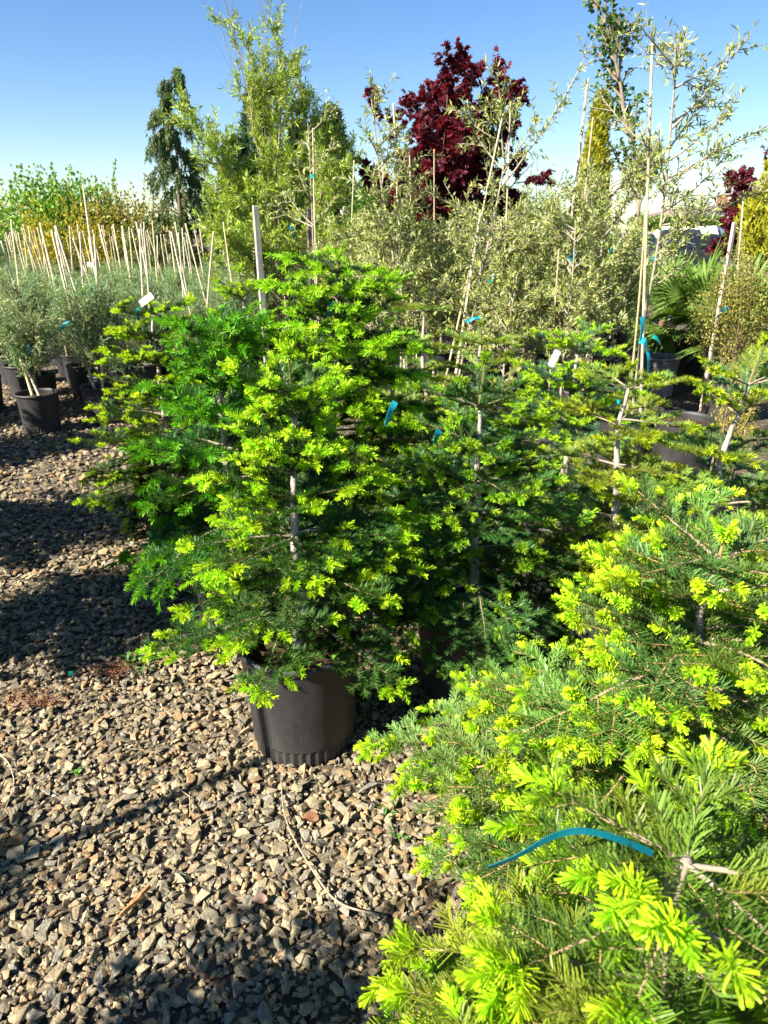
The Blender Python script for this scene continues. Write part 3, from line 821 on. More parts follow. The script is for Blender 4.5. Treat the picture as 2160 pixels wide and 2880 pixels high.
def leafy(r, branches, min_level, gap, L, W, cols, jit=.35, fwd=.7, pair=True, droop=0.0, star=False, acc=None, skip=.15):
    acc = acc or Acc(); P, D, Nn = [], [], []
    for pts, rad, lev in branches:
        if lev < min_level: continue
        ln = np.linalg.norm(pts[-1] - pts[0]); n_ = int(ln / gap) * (2 if pair else 1)
        if n_ < 1: continue
        t = r.uniform(skip if lev == min_level else .05, 1.0, n_); k = np.linspace(0, 1, len(pts))
        p_ = np.stack([np.interp(t, k, pts[:, i_]) for i_ in range(3)], 1)
        T = nrm(np.gradient(pts, axis=0)); d_ = np.stack([np.interp(t, k, T[:, i_]) for i_ in range(3)], 1)
        sd = nrm(np.cross(d_, r.normal(size=(n_, 3))))
        P.append(p_); D.append(nrm(d_ * fwd + sd + np.array([0, 0, -droop]) + r.normal(0, jit * .5, (n_, 3)))); Nn.append(nrm(np.array([0, 0, 1.0]) + r.normal(0, jit * 1.6, (n_, 3))))
    P = np.concatenate(P); D = np.concatenate(D); Nn = np.concatenate(Nn); n_ = len(P)
    cols = np.array(cols); c = cols[r.integers(0, len(cols), n_)] * (.78 + .44 * r.random((n_, 1)))
    if star:
        S = nrm(np.cross(D, Nn))
        for a, sc in ((-1.2, .7), (-.6, .9), (0, 1.0), (.6, .9), (1.2, .7)):
            dd = nrm(D * math.cos(a) + S * math.sin(a))
            leaves(acc, P, dd, Nn, L * sc, W, c, fold=.12, wide=.5)
    else:
        leaves(acc, P, D, Nn, L * r.uniform(.7, 1.2, n_), W * r.uniform(.8, 1.2, n_), c)
    return acc

def wood_mesh(branches, col, sides=(8, 5, 4, 3)):
    a_ = Acc(); A, B, s0, s1 = [], [], [], []
    for pts, rad, lev in branches:
        if lev < 2: tube(a_, pts, rad, sides[lev], col, cap=False)
        else:
            A += list(pts[:-1]); B += list(pts[1:]); s0 += list(rad[:-1]); s1 += list(rad[1:])
    if A: sticks(a_, np.array(A), np.array(B), np.array(s0), np.array(s1), col)
    return a_

def tree_of(name, parts, trunk_col, leaf_acc, leaf_mat, loc, label, cat, group=None):
    t = empty(name, loc)
    tr = [b_ for b_ in parts if b_[2] == 0]; br = [b_ for b_ in parts if b_[2] > 0]
    wood_mesh(tr, trunk_col).build('trunk', M_BARK, t, smooth=True)
    if br: wood_mesh(br, trunk_col).build('branches', M_TWIG, t, smooth=True, kind='stuff')
    if leaf_acc is not None: leaf_acc.build('crown', leaf_mat, t, kind='stuff')
    tag(t, label, cat, group); return t

OL = [(.24, .30, .075), (.30, .365, .11), (.38, .425, .17), (.19, .245, .055), (.345, .365, .08)]
def olive(seed, loc, H, label, n=22, spread=.55, low=.35, lean=(0, 0), dense=.024, group=None, extra=None, cat='olive tree', cols=OL, L=.052, W=.0135):
    r = np.random.default_rng(seed); zb = .36
    P = dict(step=.09, w0=.35, up=[.05, .25, -.25, -.3], wig=.07, n=[n, 7, 2], ang=[58, 45, 40], len=[spread * 1.25, spread * .52, .12], **{'from': [low / H * .6 + .05, .15, .3]})
    b_ = grow(r, (0, 0, zb), (lean[0], lean[1], H - zb), H - zb, .013, 3, P)
    if extra:
        for (z, d, l) in extra:
            i_ = int(np.argmin(abs(b_[0][0][:, 2] - z)))
            e = grow(r, b_[0][0][i_], d, l, .008, 2, dict(step=.09, up=[.1, 0, 0], wig=.05, n=[9], ang=[42], len=[.3], **{'from': [.25]}))
            b_ += [(p_, q_, l_ + 1) for p_, q_, l_ in e]
    la = leafy(r, b_, 1, dense, L, W, cols, skip=.3)
    return tree_of('olive_tree', b_, (.30, .26, .19), la, M_OLIVE, loc, label, cat, group)

def spot(px, Y, py=650):
    p_ = at(px, py, Y); return (p_[0], Y, 0.0)

GO = 'olive trees of the back rows'
olive_spots = [
    (301, 1132, 6.2, 2.55, 'staked olive with an upright pale stem in front of the red maple', dict(n=20, spread=.5)),
    (302, 1302, 6.0, 2.5, 'olive leaning along its cane, long arching branches reaching past the red maple', dict(n=24, spread=.55, lean=(.30, 0), extra=[(1.9, (.85, .1, .75), 1.35), (2.1, (-.25, 0, 1), .6), (1.6, (-.9, 0, .5), .8), (1.5, (.8, .2, .5), .8)])),
    (303, 1846, 5.1, 2.65, 'tall open olive with feathery branches, growing in the wide-rimmed pot', dict(n=24, spread=.55, low=1.3, dense=.03, extra=[(1.9, (1, .1, .35), .9), (1.6, (1, 0, .1), .8), (2.2, (.7, 0, .6), .6), (2.0, (-.8, .2, .5), .6)])),
    (304, 885, 7.6, 2.55, 'slender silvery olive in front of the willow', dict(n=14, spread=.5, low=.9)),
]
OLS = []
for sd, px, Y, H, lab, kw in olive_spots: OLS.append(olive(sd, spot(px, Y), H, lab, **kw))
# low bushy olives that fill the rows behind: (pixel column, distance, where it stands)
BUSHES = [(1230, 6.6, 'between the staked olive and the leaning olive'), (1500, 6.3, 'at the rust-brown square stake'), (1640, 7.0, 'around the long leaning whitish cane'),
          (1040, 6.9, 'in front of the pale yellow-green shrub'), (1400, 7.3, 'behind the leaning olive'), (1700, 6.2, 'hung with teal tape'), (1560, 7.9, 'behind the rust-brown stake'),
          (1250, 7.9, 'under the red maple'), (980, 7.9, 'below the brown shed roof'), (1760, 7.4, 'left of the tall open olive'), 
          (1110, 8.8, 'under the left half of the red maple'), (1350, 9.2, 'under the right half of the red maple'), (1600, 9.4, 'under the round mid green tree'), (900, 8.7, 'at the willow foot'),
          (1750, 9.4, 'behind the golden cypress'),  (1440, 5.75, 'just behind the flat-branched fir'), (1150, 6.1, 'just behind the slim tiered fir'), (1620, 5.6, 'just behind the lilac-tagged fir')]
rr = random.Random(5); bush = []
for k, (px, Y, where) in enumerate(BUSHES):
    lab = 'low bushy olive ' + where
    if k < 3: o = olive(320 + k, spot(px, Y), (1.55, 1.65, 1.9)[k], lab, n=(34, 36, 36)[k], spread=.5, dense=.02, group=GO); bush.append(o)
    else: o = dup(bush[k % 3], spot(px, Y), rr.random() * 6.28, rr.uniform(.82, 1.08)); tag(o, lab, 'olive tree', GO)
    if Y < 8.0: pot(*spot(px, Y)[:2], 'black pot of the bushy olive ' + where, 1.0, group='olive pots')
for px, Y, where in ((1132, 6.2, 'staked olive with the upright pale stem'), (1302, 6.0, 'olive leaning along its cane'), (885, 7.6, 'slender silvery olive')):
    pot(*spot(px, Y)[:2], 'black pot under the ' + where, 1.0, group='olive pots')

# wide-rimmed pot of the tall open olive, with its two canes
x_, y_, _ = spot(1846, 5.1)
WP = make_pot('plant_pot', .235, .185, .40, M_POT, soil=.085)
WP.location = (x_ - .03, y_, .004); tag(WP, 'wide grey-black pot with a tall flat rim and two canes standing in it', 'plant pot')
tag(bamboo((x_ + .03, y_ - .10, .3), at(1835, 120, 5.0), .011, 31, col=(.62, .52, .34)), 'straight pale cane in the wide-rimmed pot', 'stake')
tag(bamboo((x_ - .06, y_ - .06, .3), at(1818, 560, 5.05), .009, 32, col=(.45, .38, .22)), 'shorter olive-brown cane in the wide-rimmed pot', 'stake')
# canes along the olive rows
for k, (a, b_, Y, rad, lab) in enumerate((
        ((1285, 1040), (1352, 600), 5.9, .013, 'thick pale cane tied with blue tape to the leaning olive'),
        ((1352, 610), (1415, 320), 5.95, .009, None),
        ((1585, 760), (1654, 221), 6.4, .014, 'long leaning whitish cane rising clear into the sky'),
        ((1628, 800), (1668, 330), 6.8, .010, 'thin cane just behind the long leaning whitish cane'),
        ((1128, 800), (1107, 290), 6.1, .011, 'upright cane tied with green tape to the staked olive'),
        ((1222, 640), (1221, 420), 7.4, .008, None), ((1160, 660), (1152, 430), 7.8, .009, None), ((1072, 640), (1080, 430), 8.0, .008, None),
        ((1428, 470), (1436, 285), 7.0, .009, None), ((985, 700), (996, 450), 8.2, .008, None), ((892, 700), (880, 360), 7.5, .009, None),
        ((1560, 870), (1572, 700), 5.6, .008, None), ((1462, 700), (1478, 560), 7.6, .007, None))):
    A = at(a[0], a[1], Y); Bp = at(b_[0], b_[1], Y)
    dd = (Bp - A) / max(Bp[2] - A[2], .05); A = A - dd * (A[2] - .3)
    o = bamboo(A, Bp, rad, 500 + k, col=(.60, .50, .36) if rad > .0125 else (.5, .42, .28))
    tag(o, lab or 'thin cane standing among the olive branches', 'stake', None if lab else 'canes among the olives')
A = at(2022, 960, 6.4); o = wood_stake((A[0] - .06, 6.4, .0), at(2066, 625, 6.4), .026, (.46, .38, .31)); tag(o, 'leaning square wooden stake in front of the fan palms', 'stake')
A = at(742, 805, 5.0); o = wood_stake((A[0], 5.0, 0), at(718, 578, 5.0), .034, (.36, .33, .27)); tag(o, 'weathered grey square post beyond the juniper stakes', 'post')
A = at(1500, 700, 7.2); o = wood_stake((A[0], 7.2, 0), at(1503, 618, 7.2), .028, (.33, .14, .055)); tag(o, 'short rust-brown square stake among the olives', 'stake')
A = at(870, 700, 8.0); o = wood_stake((A[0], 8.0, 0), at(870, 585, 8.0), .05, (.13, .11, .09)); tag(o, 'dark wooden post under the willow', 'post')

# willow with the fine twiggy crown
def willow():
    r = np.random.default_rng(401); parts = []; x_, y_, _ = spot(800, 9.0)
    P = dict(step=.14, up=[.0, .25, .0, 0], wig=.06, n=[9, 8], ang=[28, 34], len=[.75, .40], **{'from': [.25, .2]})
    tr = grow(r, (0, 0, .3), (0.02, 0, 1), 1.25, .03, 1, P); parts += tr; top = tr[0][0]
    for az, el, L, i_ in ((3.3, 62, 1.75, 5), (2.9, 58, 1.6, 4), (.2, 66, 1.75, 6), (-.2, 58, 1.5, 5), (1.6, 78, 1.9, -1), (4.6, 76, 1.8, -1), (3.6, 74, 1.9, -1), (.6, 74, 1.85, -1), (2.4, 70, 1.6, 3), (5.6, 66, 1.5, 3), (0.1, 45, .9, 3), (3.2, 43, .9, 3), (4.7, 60, 1.3, 2), (4.0, 55, 1.2, 2), (5.4, 55, 1.2, 2)):
        parts += [(p_, q_, l_ + 1) for p_, q_, l_ in grow(r, top[i_], vec(az, math.radians(el)), L, .013, 3, P)]
    la = leafy(r, parts, 2, .019, .078, .016, [(.30, .40, .03), (.36, .46, .04), (.24, .35, .03), (.32, .42, .09), (.27, .37, .09)], droop=.1, fwd=.9)
    # bare twigs at the very top
    for k in range(9):
        az = r.random() * 6.28
        parts += [(p_, q_, 2 + min(l_, 1)) for p_, q_, l_ in grow(r, top[-1] + np.array([-.12, 0, .5]), vec(az, math.radians(r.uniform(76, 88))), r.uniform(1.5, 2.3), .005, 2, dict(step=.15, up=[.02, .3], wig=.025, n=[5], ang=[18], len=[.8], **{'from': [.3]}))]
    t = tree_of('willow_tree', parts, (.24, .19, .12), la, M_LEAF, (x_, y_, 0), 'tall yellow-green willow with bare twigs at its tip', 'willow')
    pot(x_, y_, 'black pot under the tall willow', 1.2)
willow()

# red Japanese maples
MR = [(.115, .013, .024), (.08, .010, .020), (.15, .020, .032), (.06, .008, .016)]
def maple(seed, loc, fork, stems, label):
    r = np.random.default_rng(seed); parts = []
    P = dict(step=.12, up=[.05, .05, -.15, 0], wig=.08, n=[11, 7], ang=[50, 48], len=[.66, .30], flat=.5, **{'from': [.22, .15]})
    tr = grow(r, (0, 0, .35), (0, 0, 1), fork - .35, .035, 1, P); parts += tr; top = tr[0][0][-1]
    for az, el, L in stems:
        parts += [(p_, q_, l_ + 1) for p_, q_, l_ in grow(r, top - np.array([0, 0, .12 * r.random()]), vec(az, math.radians(el)), L, .016, 3, P)]
    la = leafy(r, parts, 2, .048, .078, .030, MR, jit=.5, droop=.25, star=True, fwd=.8)
    return tree_of('maple_tree', parts, (.13, .09, .075), la, M_RED, loc, label, 'maple')
x_, y_, _ = spot(1282, 10.0); maple(411, (x_, y_, 0), 1.45, [(3.14, 56, 1.8), (2.6, 68, 1.95), (0, 58, 1.8), (.6, 64, 1.95), (1.6, 78, 2.0), (4.7, 74, 1.95), (3.6, 44, 1.3), (5.9, 46, 1.4), (3.0, 28, .9), (.2, 26, .9), (4.2, 35, 1.0), (5.2, 82, 2.0), (4.4, 60, 1.5), (5.5, 62, 1.5), (3.9, 66, 1.8), (0.0, 75, 2.0)], 'dark red maple rising behind the olives'); pot(x_, y_, 'black pot under the large red maple', 1.3)
x_, y_, _ = spot(2235, 11.0); maple(412, (x_, y_, 0), 1.1, [(3.14, 62, 1.6), (2.6, 72, 1.7), (0, 60, 1.6), (1.6, 74, 1.8), (4.6, 70, 1.7), (3.5, 40, 1.1), (2.9, 20, .8)], 'dark red maple behind the golden cypress at the car park'); pot(x_, y_, 'black pot under the red maple at the car park', 1.3)

# tall green tree behind the golden cypress
def tall_green():
    r = np.random.default_rng(421); x_, y_, _ = spot(1775, 11.0)
    P = dict(step=.16, up=[0, .5, .1, 0], wig=.06, n=[30, 7], ang=[34, 42], len=[.95, .38], **{'from': [.34, .25]})
    b_ = grow(r, (0, 0, .35), (.0, 0, 1), 4.6, .04, 3, P)
    la = leafy(r, b_, 1, .062, .075, .048, [(.05, .14, .02), (.07, .18, .025), (.035, .10, .015)], jit=.6, fwd=.6, skip=.25)
    tree_of('hornbeam_tree', b_, (.20, .16, .12), la, M_LEAF, (x_, y_, 0), 'tall slim dark green leafy tree above the golden cypress', 'tree'); pot(x_, y_, 'black pot under the tall slim leafy tree', 1.3)
tall_green()

# ---------------------------------------------------------------- conifers of the background: sprays on a shell
def spray_tree(seed, name, loc, H, rad, cols, label, cat, n=5200, L=.075, W=.016, zb=.35, prof=None, up=.9, trunk=.03, rough=.25, group=None, mat_=None, mult=4):
    r = np.random.default_rng(seed)
    f = r.random(n) ** .9; az = r.random(n) * 6.28
    prof = prof or (lambda g: np.clip(1 - g, 0, 1) ** .8)
    ph = r.random(6) * 6.28
    lump = 1 + rough * (np.sin(az * 3 + f * 14 + ph[0]) * .4 + np.sin(az * 7 - f * 31 + ph[1]) * .35 + np.sin(f * 47 + az * 2 + ph[2]) * .3)
    R_ = rad * prof(f) * lump * (1 - .45 * r.random(n) ** 2.2) + .012
    P = np.stack([np.cos(az) * R_, np.sin(az) * R_, zb + f * (H - zb)], 1)
    out = np.stack([np.cos(az), np.sin(az), np.zeros(n)], 1)
    D = nrm(out * (1 - up * .6) + Z * up + r.normal(0, .25, (n, 3)))
    cols = np.array(cols); c = cols[r.integers(0, len(cols), n)] * (.7 + .6 * r.random((n, 1)))
    a_ = Acc()
    for k in range(mult):
        dd = nrm(D + r.normal(0, .38, (n, 3))); pp = P + D * L * r.uniform(-.4, .8, (n, 1))
        blades(a_, pp, dd, nrm(out + r.normal(0, .6, (n, 3))), L * r.uniform(.5, 1.1, n), 1.5 * W * r.uniform(.7, 1.2, n), c * (.85 + .3 * r.random((n, 1))), seg=0)
    t = empty(name, loc)
    b_ = Acc(); tube(b_, np.array([[0, 0, min(.2, zb)], [.01, 0, zb + H * .3], [0, 0, H * .93]]), [trunk, trunk * .7, .005], 7, (.14, .10, .075)); b_.build('trunk', M_BARK, t, smooth=True)
    # inner branchlets that carry the sprays
    k = r.integers(0, n, 260); b_ = Acc(); ax = np.c_[np.zeros((260, 2)), P[k, 2] * .97 - .03]
    sticks(b_, ax, P[k], .006, .002, (.12, .09, .06)); b_.build('branches', M_TWIG, t)
    a_.build('crown', mat_ or M_LEAF, t, kind='stuff'); tag(t, label, cat, group); return t

GOLD = [(.36, .34, .02), (.42, .40, .03), (.28, .29, .02), (.22, .25, .02)]
x_, y_, _ = spot(1655, 10.0); o = spray_tree(431, 'golden_cypress', (x_, y_, 0), 3.15, .27, GOLD, 'golden columnar cypress under the tall slim leafy tree', 'cypress', n=3600, rough=.4, prof=lambda g: np.minimum(1, (1 - g) * 1.5) ** .8 * (.5 + .5 * np.minimum(1, g * 3))); pot(x_, y_, 'black pot under the golden cypress by the tall leafy tree', 1.3)
x_, y_, _ = spot(2125, 8.2); o = spray_tree(432, 'golden_cypress', (x_, y_, 0), 2.65, .31, GOLD, 'golden cypress with a cane through it beside the hedge and house', 'cypress', n=3600, zb=1.25, rough=.4, prof=lambda g: np.minimum(1, (1 - g) * 1.3) ** .8 * (.6 + .4 * np.minimum(1, g * 3))); o.rotation_euler = (0, .10, 0); pot(x_, y_, 'black pot under the golden cypress near the cars', 1.3)
A = at(2068, 700, 8.0); tag(bamboo((A[0], 7.75, .3), at(2092, 545, 7.75), .010, 611, col=(.5, .44, .33)), 'cane in front of the golden cypress near the cars', 'stake')
DK = [(.027, .069, .020), (.040, .090, .025), (.022, .053, .018)]
for k, (px, Y, py, rad, lab) in enumerate(((940, 19, 310, .75, 'dark pointed thuja standing clear against the sky beside the willow'), (893, 20, 355, .7, 'dark thuja just behind the willow crown'),
                                           (680, 19, 400, .85, 'dark rounded thuja between weeping cedar and willow'), (845, 22, 350, .8, 'dark thuja seen through the olive by the pale roof'), (740, 22, 230, .95, 'tall dark thuja hidden behind the willow'))):
    z_ = at(px, py, Y)[2]; x_, y_, _ = spot(px, Y)
    spray_tree(440 + k, 'thuja_tree', (x_, y_, 0), z_, rad, DK, lab, 'thuja', n=2600, L=.16, W=.035, zb=.2, prof=lambda g: np.clip(1 - g, 0, 1) ** .6, rough=.12)

# weeping cedar
def weeping(seed, loc, H, spread, label, nb=34):
    r = np.random.default_rng(seed); t = empty('weeping_cedar', loc)
    m = 18; stem = np.c_[np.cumsum(r.normal(0, .02, m)), np.cumsum(r.normal(0, .02, m)), np.linspace(0, H, m)]
    stem[-3:, 0] += np.array([.02, .07, .16]); stem[-1, 2] -= .06
    b_ = Acc(); tube(b_, stem, np.linspace(.05, .008, m), 7, (.15, .11, .08)); b_.build('trunk', M_BARK, t, smooth=True)
    W_ = Acc(); P, D, Nn, Cc = [], [], [], []
    for k in range(nb):
        f = ((k + r.random()) / nb) ** 1.3; z = .5 + (H - .55) * f
        s = np.array([np.interp(z, stem[:, 2], stem[:, 0]), np.interp(z, stem[:, 2], stem[:, 1]), z])
        az = r.random() * 6.28; L = (spread * (1 - f) ** .9 + .12) * r.uniform(.65, 1.2); d = vec(az, math.radians(38)); pts = [s]
        ns = 9
        for q_ in range(ns):
            d = nrm(d + np.array([0, 0, -.24 if q_ < 6 else .04])); pts.append(pts[-1] + d * L / ns)
        pts = np.array(pts); tube(W_, pts, np.linspace(.011, .003, len(pts)), 4, (.14, .10, .07), cap=False)
        for q_ in range(1, ns + 1):
            for w in range(4):
                c0 = np.array([.09, .15, .04]) * r.uniform(.6, 1.4) * np.array([r.uniform(.8, 1.4), 1, 1])
                hl = r.uniform(.14, .42) * (1 if q_ > 2 else .6) * (.42 + .62 * (1 - f)); kx = int(hl / .009)
                tt = r.random((kx, 1)); p0 = pts[q_] + r.normal(0, .025, 3); sway = np.array([d[0] * .25, d[1] * .25, 0]) + r.normal(0, .06, 3)
                P.append(p0 + (np.array([0, 0, -1]) + sway) * hl * tt + r.normal(0, .008, (kx, 3)))
                D.append(nrm(np.array([0, 0, -1.0]) + sway + r.normal(0, .4, (kx, 3)))); Cc.append(np.tile(c0, (kx, 1)))
                Nn.append(r.normal(size=(kx, 3)))
    W_.build('branches', M_TWIG, t, smooth=True)
    P = np.concatenate(P); a_ = Acc(); blades(a_, P, np.concatenate(D), np.concatenate(Nn), r.uniform(.04, .08, len(P)), .019, np.concatenate(Cc), seg=0)
    a_.build('crown', M_LEAF, t, kind='stuff'); tag(t, label, 'weeping cedar'); return t
x_, y_, _ = spot(525, 13.0); weeping(451, (x_, y_, 0), 4.05, 1.25, 'weeping dark green cedar standing free against the sky', 74)
x_, y_, _ = spot(655, 12.5); weeping(452, (x_, y_, 0), 2.3, .75, 'shorter weeping cedar between the free-standing one and the willow', 26)

# ---------------------------------------------------------------- background shrubs
def shrub(seed, loc, blobs, cols, label, cat='shrub', n=5000, L=.06, W=.03, shoots=10, name='shrub', group=None, up=.5, kind='leaf', mat_=None):
    """leaf-sized faces spread through uneven lobes, with stems and a few upright shoots"""
    r = np.random.default_rng(seed); t = empty(name, loc); blobs = np.array(blobs, float)
    vol = blobs[:, 3] * blobs[:, 4] * blobs[:, 5]; k = r.choice(len(blobs), n, p=vol / vol.sum())
    u = nrm(r.normal(size=(n, 3))); rad = (r.random(n) ** .45)
    az = np.arctan2(u[:, 1], u[:, 0]); lump = 1 + .16 * np.sin(az * 4 + u[:, 2] * 5 + k) + .12 * np.sin(az * 9 - u[:, 2] * 13 + k * 2)
    P = blobs[k, :3] + u * blobs[k, 3:] * (rad * lump)[:, None]
    P[:, 2] = np.abs(P[:, 2]) + .02
    D = nrm(u * .7 + Z * up + r.normal(0, .5, (n, 3)))
    cols = np.array(cols); c = cols[r.integers(0, len(cols), n)] * (.72 + .56 * r.random((n, 1)))
    a_ = Acc(); w = Acc()
    fn = leaves if kind == 'leaf' else (lambda *a: blades(*a, seg=0))
    for q_ in range(2):
        fn(a_, P + r.normal(0, L * .5, (n, 3)), nrm(D + r.normal(0, .5, (n, 3))), nrm(Z + r.normal(0, .7, (n, 3))), 1.15 * L * r.uniform(.6, 1.15, n), 1.3 * W * r.uniform(.7, 1.2, n), c * (.85 + .3 * r.random((n, 1))))
    base = blobs[:, :2].mean(0)
    for q_ in range(24):
        e = P[r.integers(0, n)]; s = np.array([base[0] + r.normal(0, .05), base[1] + r.normal(0, .05), 0])
        tube(w, np.array([s, s * .45 + e * .55 + np.array([0, 0, .1]), e]), [.012, .007, .002], 4, (.16, .12, .08), cap=False)
    for q_ in range(shoots):
        b0 = blobs[r.integers(0, len(blobs))]; a0 = r.random() * 6.28; rr_ = r.random() ** .5
        s = b0[:3] + np.array([math.cos(a0) * b0[3] * rr_ * .8, math.sin(a0) * b0[4] * rr_ * .8, b0[5] * .6])
        d = nrm(np.array([r.normal(0, .22), r.normal(0, .22), 1])); l = r.uniform(.35, .9) * b0[5] * .8 + .1
        tube(w, np.array([s, s + d * l * .5, s + d * l]), [.005, .004, .002], 3, (.18, .15, .08), cap=False)
        kx = int(l / (L * .22)); tt = r.random((kx, 1)); pp = s + d * l * tt
        fn(a_, pp, nrm(d * .7 + r.normal(0, .6, (kx, 3))), nrm(r.normal(size=(kx, 3))), L * r.uniform(.6, 1.1, kx), W * r.uniform(.7, 1.1, kx), cols[r.integers(0, len(cols), kx)])
    w.build('stems', M_TWIG, t, smooth=True); a_.build('crown', mat_ or M_LEAF, t, kind='stuff'); tag(t, label, cat, group); return t

GRN = [(.145, .275, .036), (.189, .348, .043), (.246, .406, .058), (.116, .217, .029)]
LIM = [(.250, .425, .025), (.325, .500, .025), (.188, .350, .025)]
YEL = [(.45, .36, .015), (.52, .42, .02), (.34, .30, .02)]
OLV = [(.224, .238, .042), (.294, .280, .049), (.168, .196, .035), (.308, .210, .042)]
DGR = [(.047, .101, .027), (.068, .135, .034), (.038, .081, .024)]
x_, y_, _ = spot(165, 16); shrub(461, (x_, y_, 0), [(-.3, 0, 1.4, .95, .8, 1.2), (.45, .1, 1.35, .9, .8, 1.2), (.95, 0, 1.2, .5, .5, 1.1)], GRN, 'large light green shrub with upright shoots behind the juniper stakes', n=8500, shoots=14, L=.085, W=.05)
x_, y_, _ = spot(28, 17); shrub(462, (x_, y_, 0), [(0, 0, 1.2, .9, .7, 1.05), (-.8, 0, 1.3, .8, .7, 1.1)], [(.30, .30, .02), (.38, .34, .02), (.20, .24, .02)], 'yellow-green shrub left of the large light green one', n=4200, shoots=8)
x_, y_, _ = spot(330, 15.5); shrub(463, (x_, y_, 0), [(0, 0, 1.1, .85, .7, 1.2), (.8, 0, 1.05, .8, .6, 1.1), (-.6, .2, 1.0, .7, .6, 1.05)], OLV, 'bronze-green rounded shrub left of the weeping cedar', n=7000, shoots=14, L=.085, W=.035)
x_, y_, _ = spot(112, 13.5); shrub(464, (x_, y_, 0), [(0, 0, .95, .42, .36, .95)], YEL, 'bright yellow upright shrub among the stakes near the path', n=2200, shoots=6, L=.07, W=.018, kind='blade')
x_, y_, _ = spot(222, 13.8); shrub(465, (x_, y_, 0), [(0, 0, .95, .38, .30, .95), (.25, 0, .8, .28, .25, .8)], YEL, 'bright yellow upright shrub beside the white plant label', n=2200, shoots=6, L=.07, W=.018, kind='blade')
x_, y_, _ = spot(30, 14.2); shrub(466, (x_, y_, 0), [(0, 0, .7, .7, .5, .8)], DGR, 'dark green shrub at the yard edge behind the stakes', n=3200, shoots=4, L=.07, W=.02, kind='blade')
x_, y_, _ = spot(165, 14.8); shrub(467, (x_, y_, 0), [(0, 0, .6, .8, .4, .75)], DGR, 'dark green shrub between the two yellow shrubs', n=3200, shoots=4, L=.07, W=.02, kind='blade')
x_, y_, _ = spot(300, 14.2); shrub(468, (x_, y_, 0), [(0, 0, .6, .7, .4, .7), (.8, 0, .55, .6, .4, .65)], [(.12, .13, .02), (.17, .17, .025), (.08, .10, .02)], 'low bronze hedge shrub behind the middle stakes', n=4000, shoots=4, L=.06, W=.02, kind='blade')
x_, y_, _ = spot(690, 14.5); shrub(469, (x_, y_, 0), [(0, 0, .9, .55, .5, 1.1), (.5, 0, .8, .5, .5, .9)], LIM, 'fresh lime shrub at the foot of the willow', n=5000, shoots=8, L=.06, W=.024)
for k, px in enumerate((640, 690, 740, 790, 850, 905)):
    Y = 10.6 + .35 * (k % 3); x_, y_, _ = spot(px, Y)
    if k == 0:
        RM = shrub(470, (x_, y_, 0), [(0, 0, .75, .2, .2, .68)], [(.10, .17, .07), (.14, .21, .10), (.07, .13, .05)], 'upright fine-leaved green shrub in the row under the willow', n=1500, shoots=9, L=.05, W=.008, kind='blade', up=1.4, group='upright shrubs under the willow'); o = RM
    else:
        o = dup(RM, (x_, y_, 0), k * 1.1, .9 + .05 * (k % 4)); tag(o, 'upright fine-leaved green shrub in the row under the willow', 'shrub', 'upright shrubs under the willow')
    o.name = 'upright_shrub'
x_, y_, _ = spot(1500, 12); shrub(475, (x_, y_, 0), [(0, 0, 1.3, .85, .7, 1.0), (-.5, 0, 1.1, .6, .6, .8), (.5, 0, 1.0, .6, .6, .9)], [(.09, .20, .03), (.12, .26, .04), (.07, .15, .02)], 'round mid green tree between the red maple and golden cypress', 'tree', n=6500, shoots=18, L=.07, W=.012, kind='blade', name='round_tree')
x_, y_, _ = spot(1330, 13.5); shrub(476, (x_, y_, 0), [(0, 0, 1.0, 1.3, .6, .85), (-1.8, 0, .9, 1.0, .6, .8)], DGR + GRN[:1], 'dark green hedge-like shrub behind the red maple', n=6000, shoots=10, L=.07, W=.03)
x_, y_, _ = spot(1700, 13.5); shrub(477, (x_, y_, 0), [(0, 0, .9, 1.1, .6, .85), (1.2, 0, .65, .7, .6, .5)], GRN + OLV[:1], 'mixed green shrub behind the tall open olive', n=5000, shoots=10, L=.06, W=.02)
x_, y_, _ = spot(985, 12.5); shrub(478, (x_, y_, 0), [(0, 0, .9, .5, .5, .75)], [(.30, .33, .04), (.22, .28, .04)], 'pale yellow-green shrub under the brown roof', n=2600, shoots=5, L=.06, W=.02)
x_, y_, _ = spot(1050, 15); shrub(479, (x_, y_, 0), [(0, 0, 1.5, .55, .5, .95)], [(.05, .13, .02), (.08, .18, .025)], 'deep green tree peeping over left of the red maple', 'tree', n=3600, shoots=8, L=.08, W=.05, name='round_tree')
# small-leaved box shrubs and a golden dwarf at the far right
BX = [(.221, .234, .039), (.286, .286, .052), (.143, .182, .033), (.338, .260, .065)]
x_, y_, _ = spot(2120, 6.3); shrub(481, (x_, y_, 0), [(0, 0, .85, .30, .3, .42), (.12, 0, .55, .28, .28, .3), (-.05, .05, 1.15, .2, .2, .3)], BX, 'open small-leaved shrub beside the palm pots', n=2600, shoots=10, L=.022, W=.013); pot(x_, y_, 'black pot under the small-leaved shrub by the palms')
x_, y_, _ = spot(2050, 7.0); shrub(482, (x_, y_, 0), [(0, 0, .8, .25, .25, .35), (.25, 0, .95, .25, .25, .35)], BX, 'small-leaved shrub behind the leaning square stake', n=2200, shoots=8, L=.022, W=.013)
x_, y_, _ = spot(2150, 3.45); shrub(483, (x_, y_, 0), [(.02, 0, .68, .10, .1, .22)], [(.45, .36, .05), (.38, .33, .05), (.30, .30, .05)], 'small golden dwarf conifer at the yard edge', 'dwarf conifer', n=700, shoots=5, L=.022, W=.004, kind='blade', up=1.0); pot(x_, y_, 'black pot under the golden dwarf conifer')

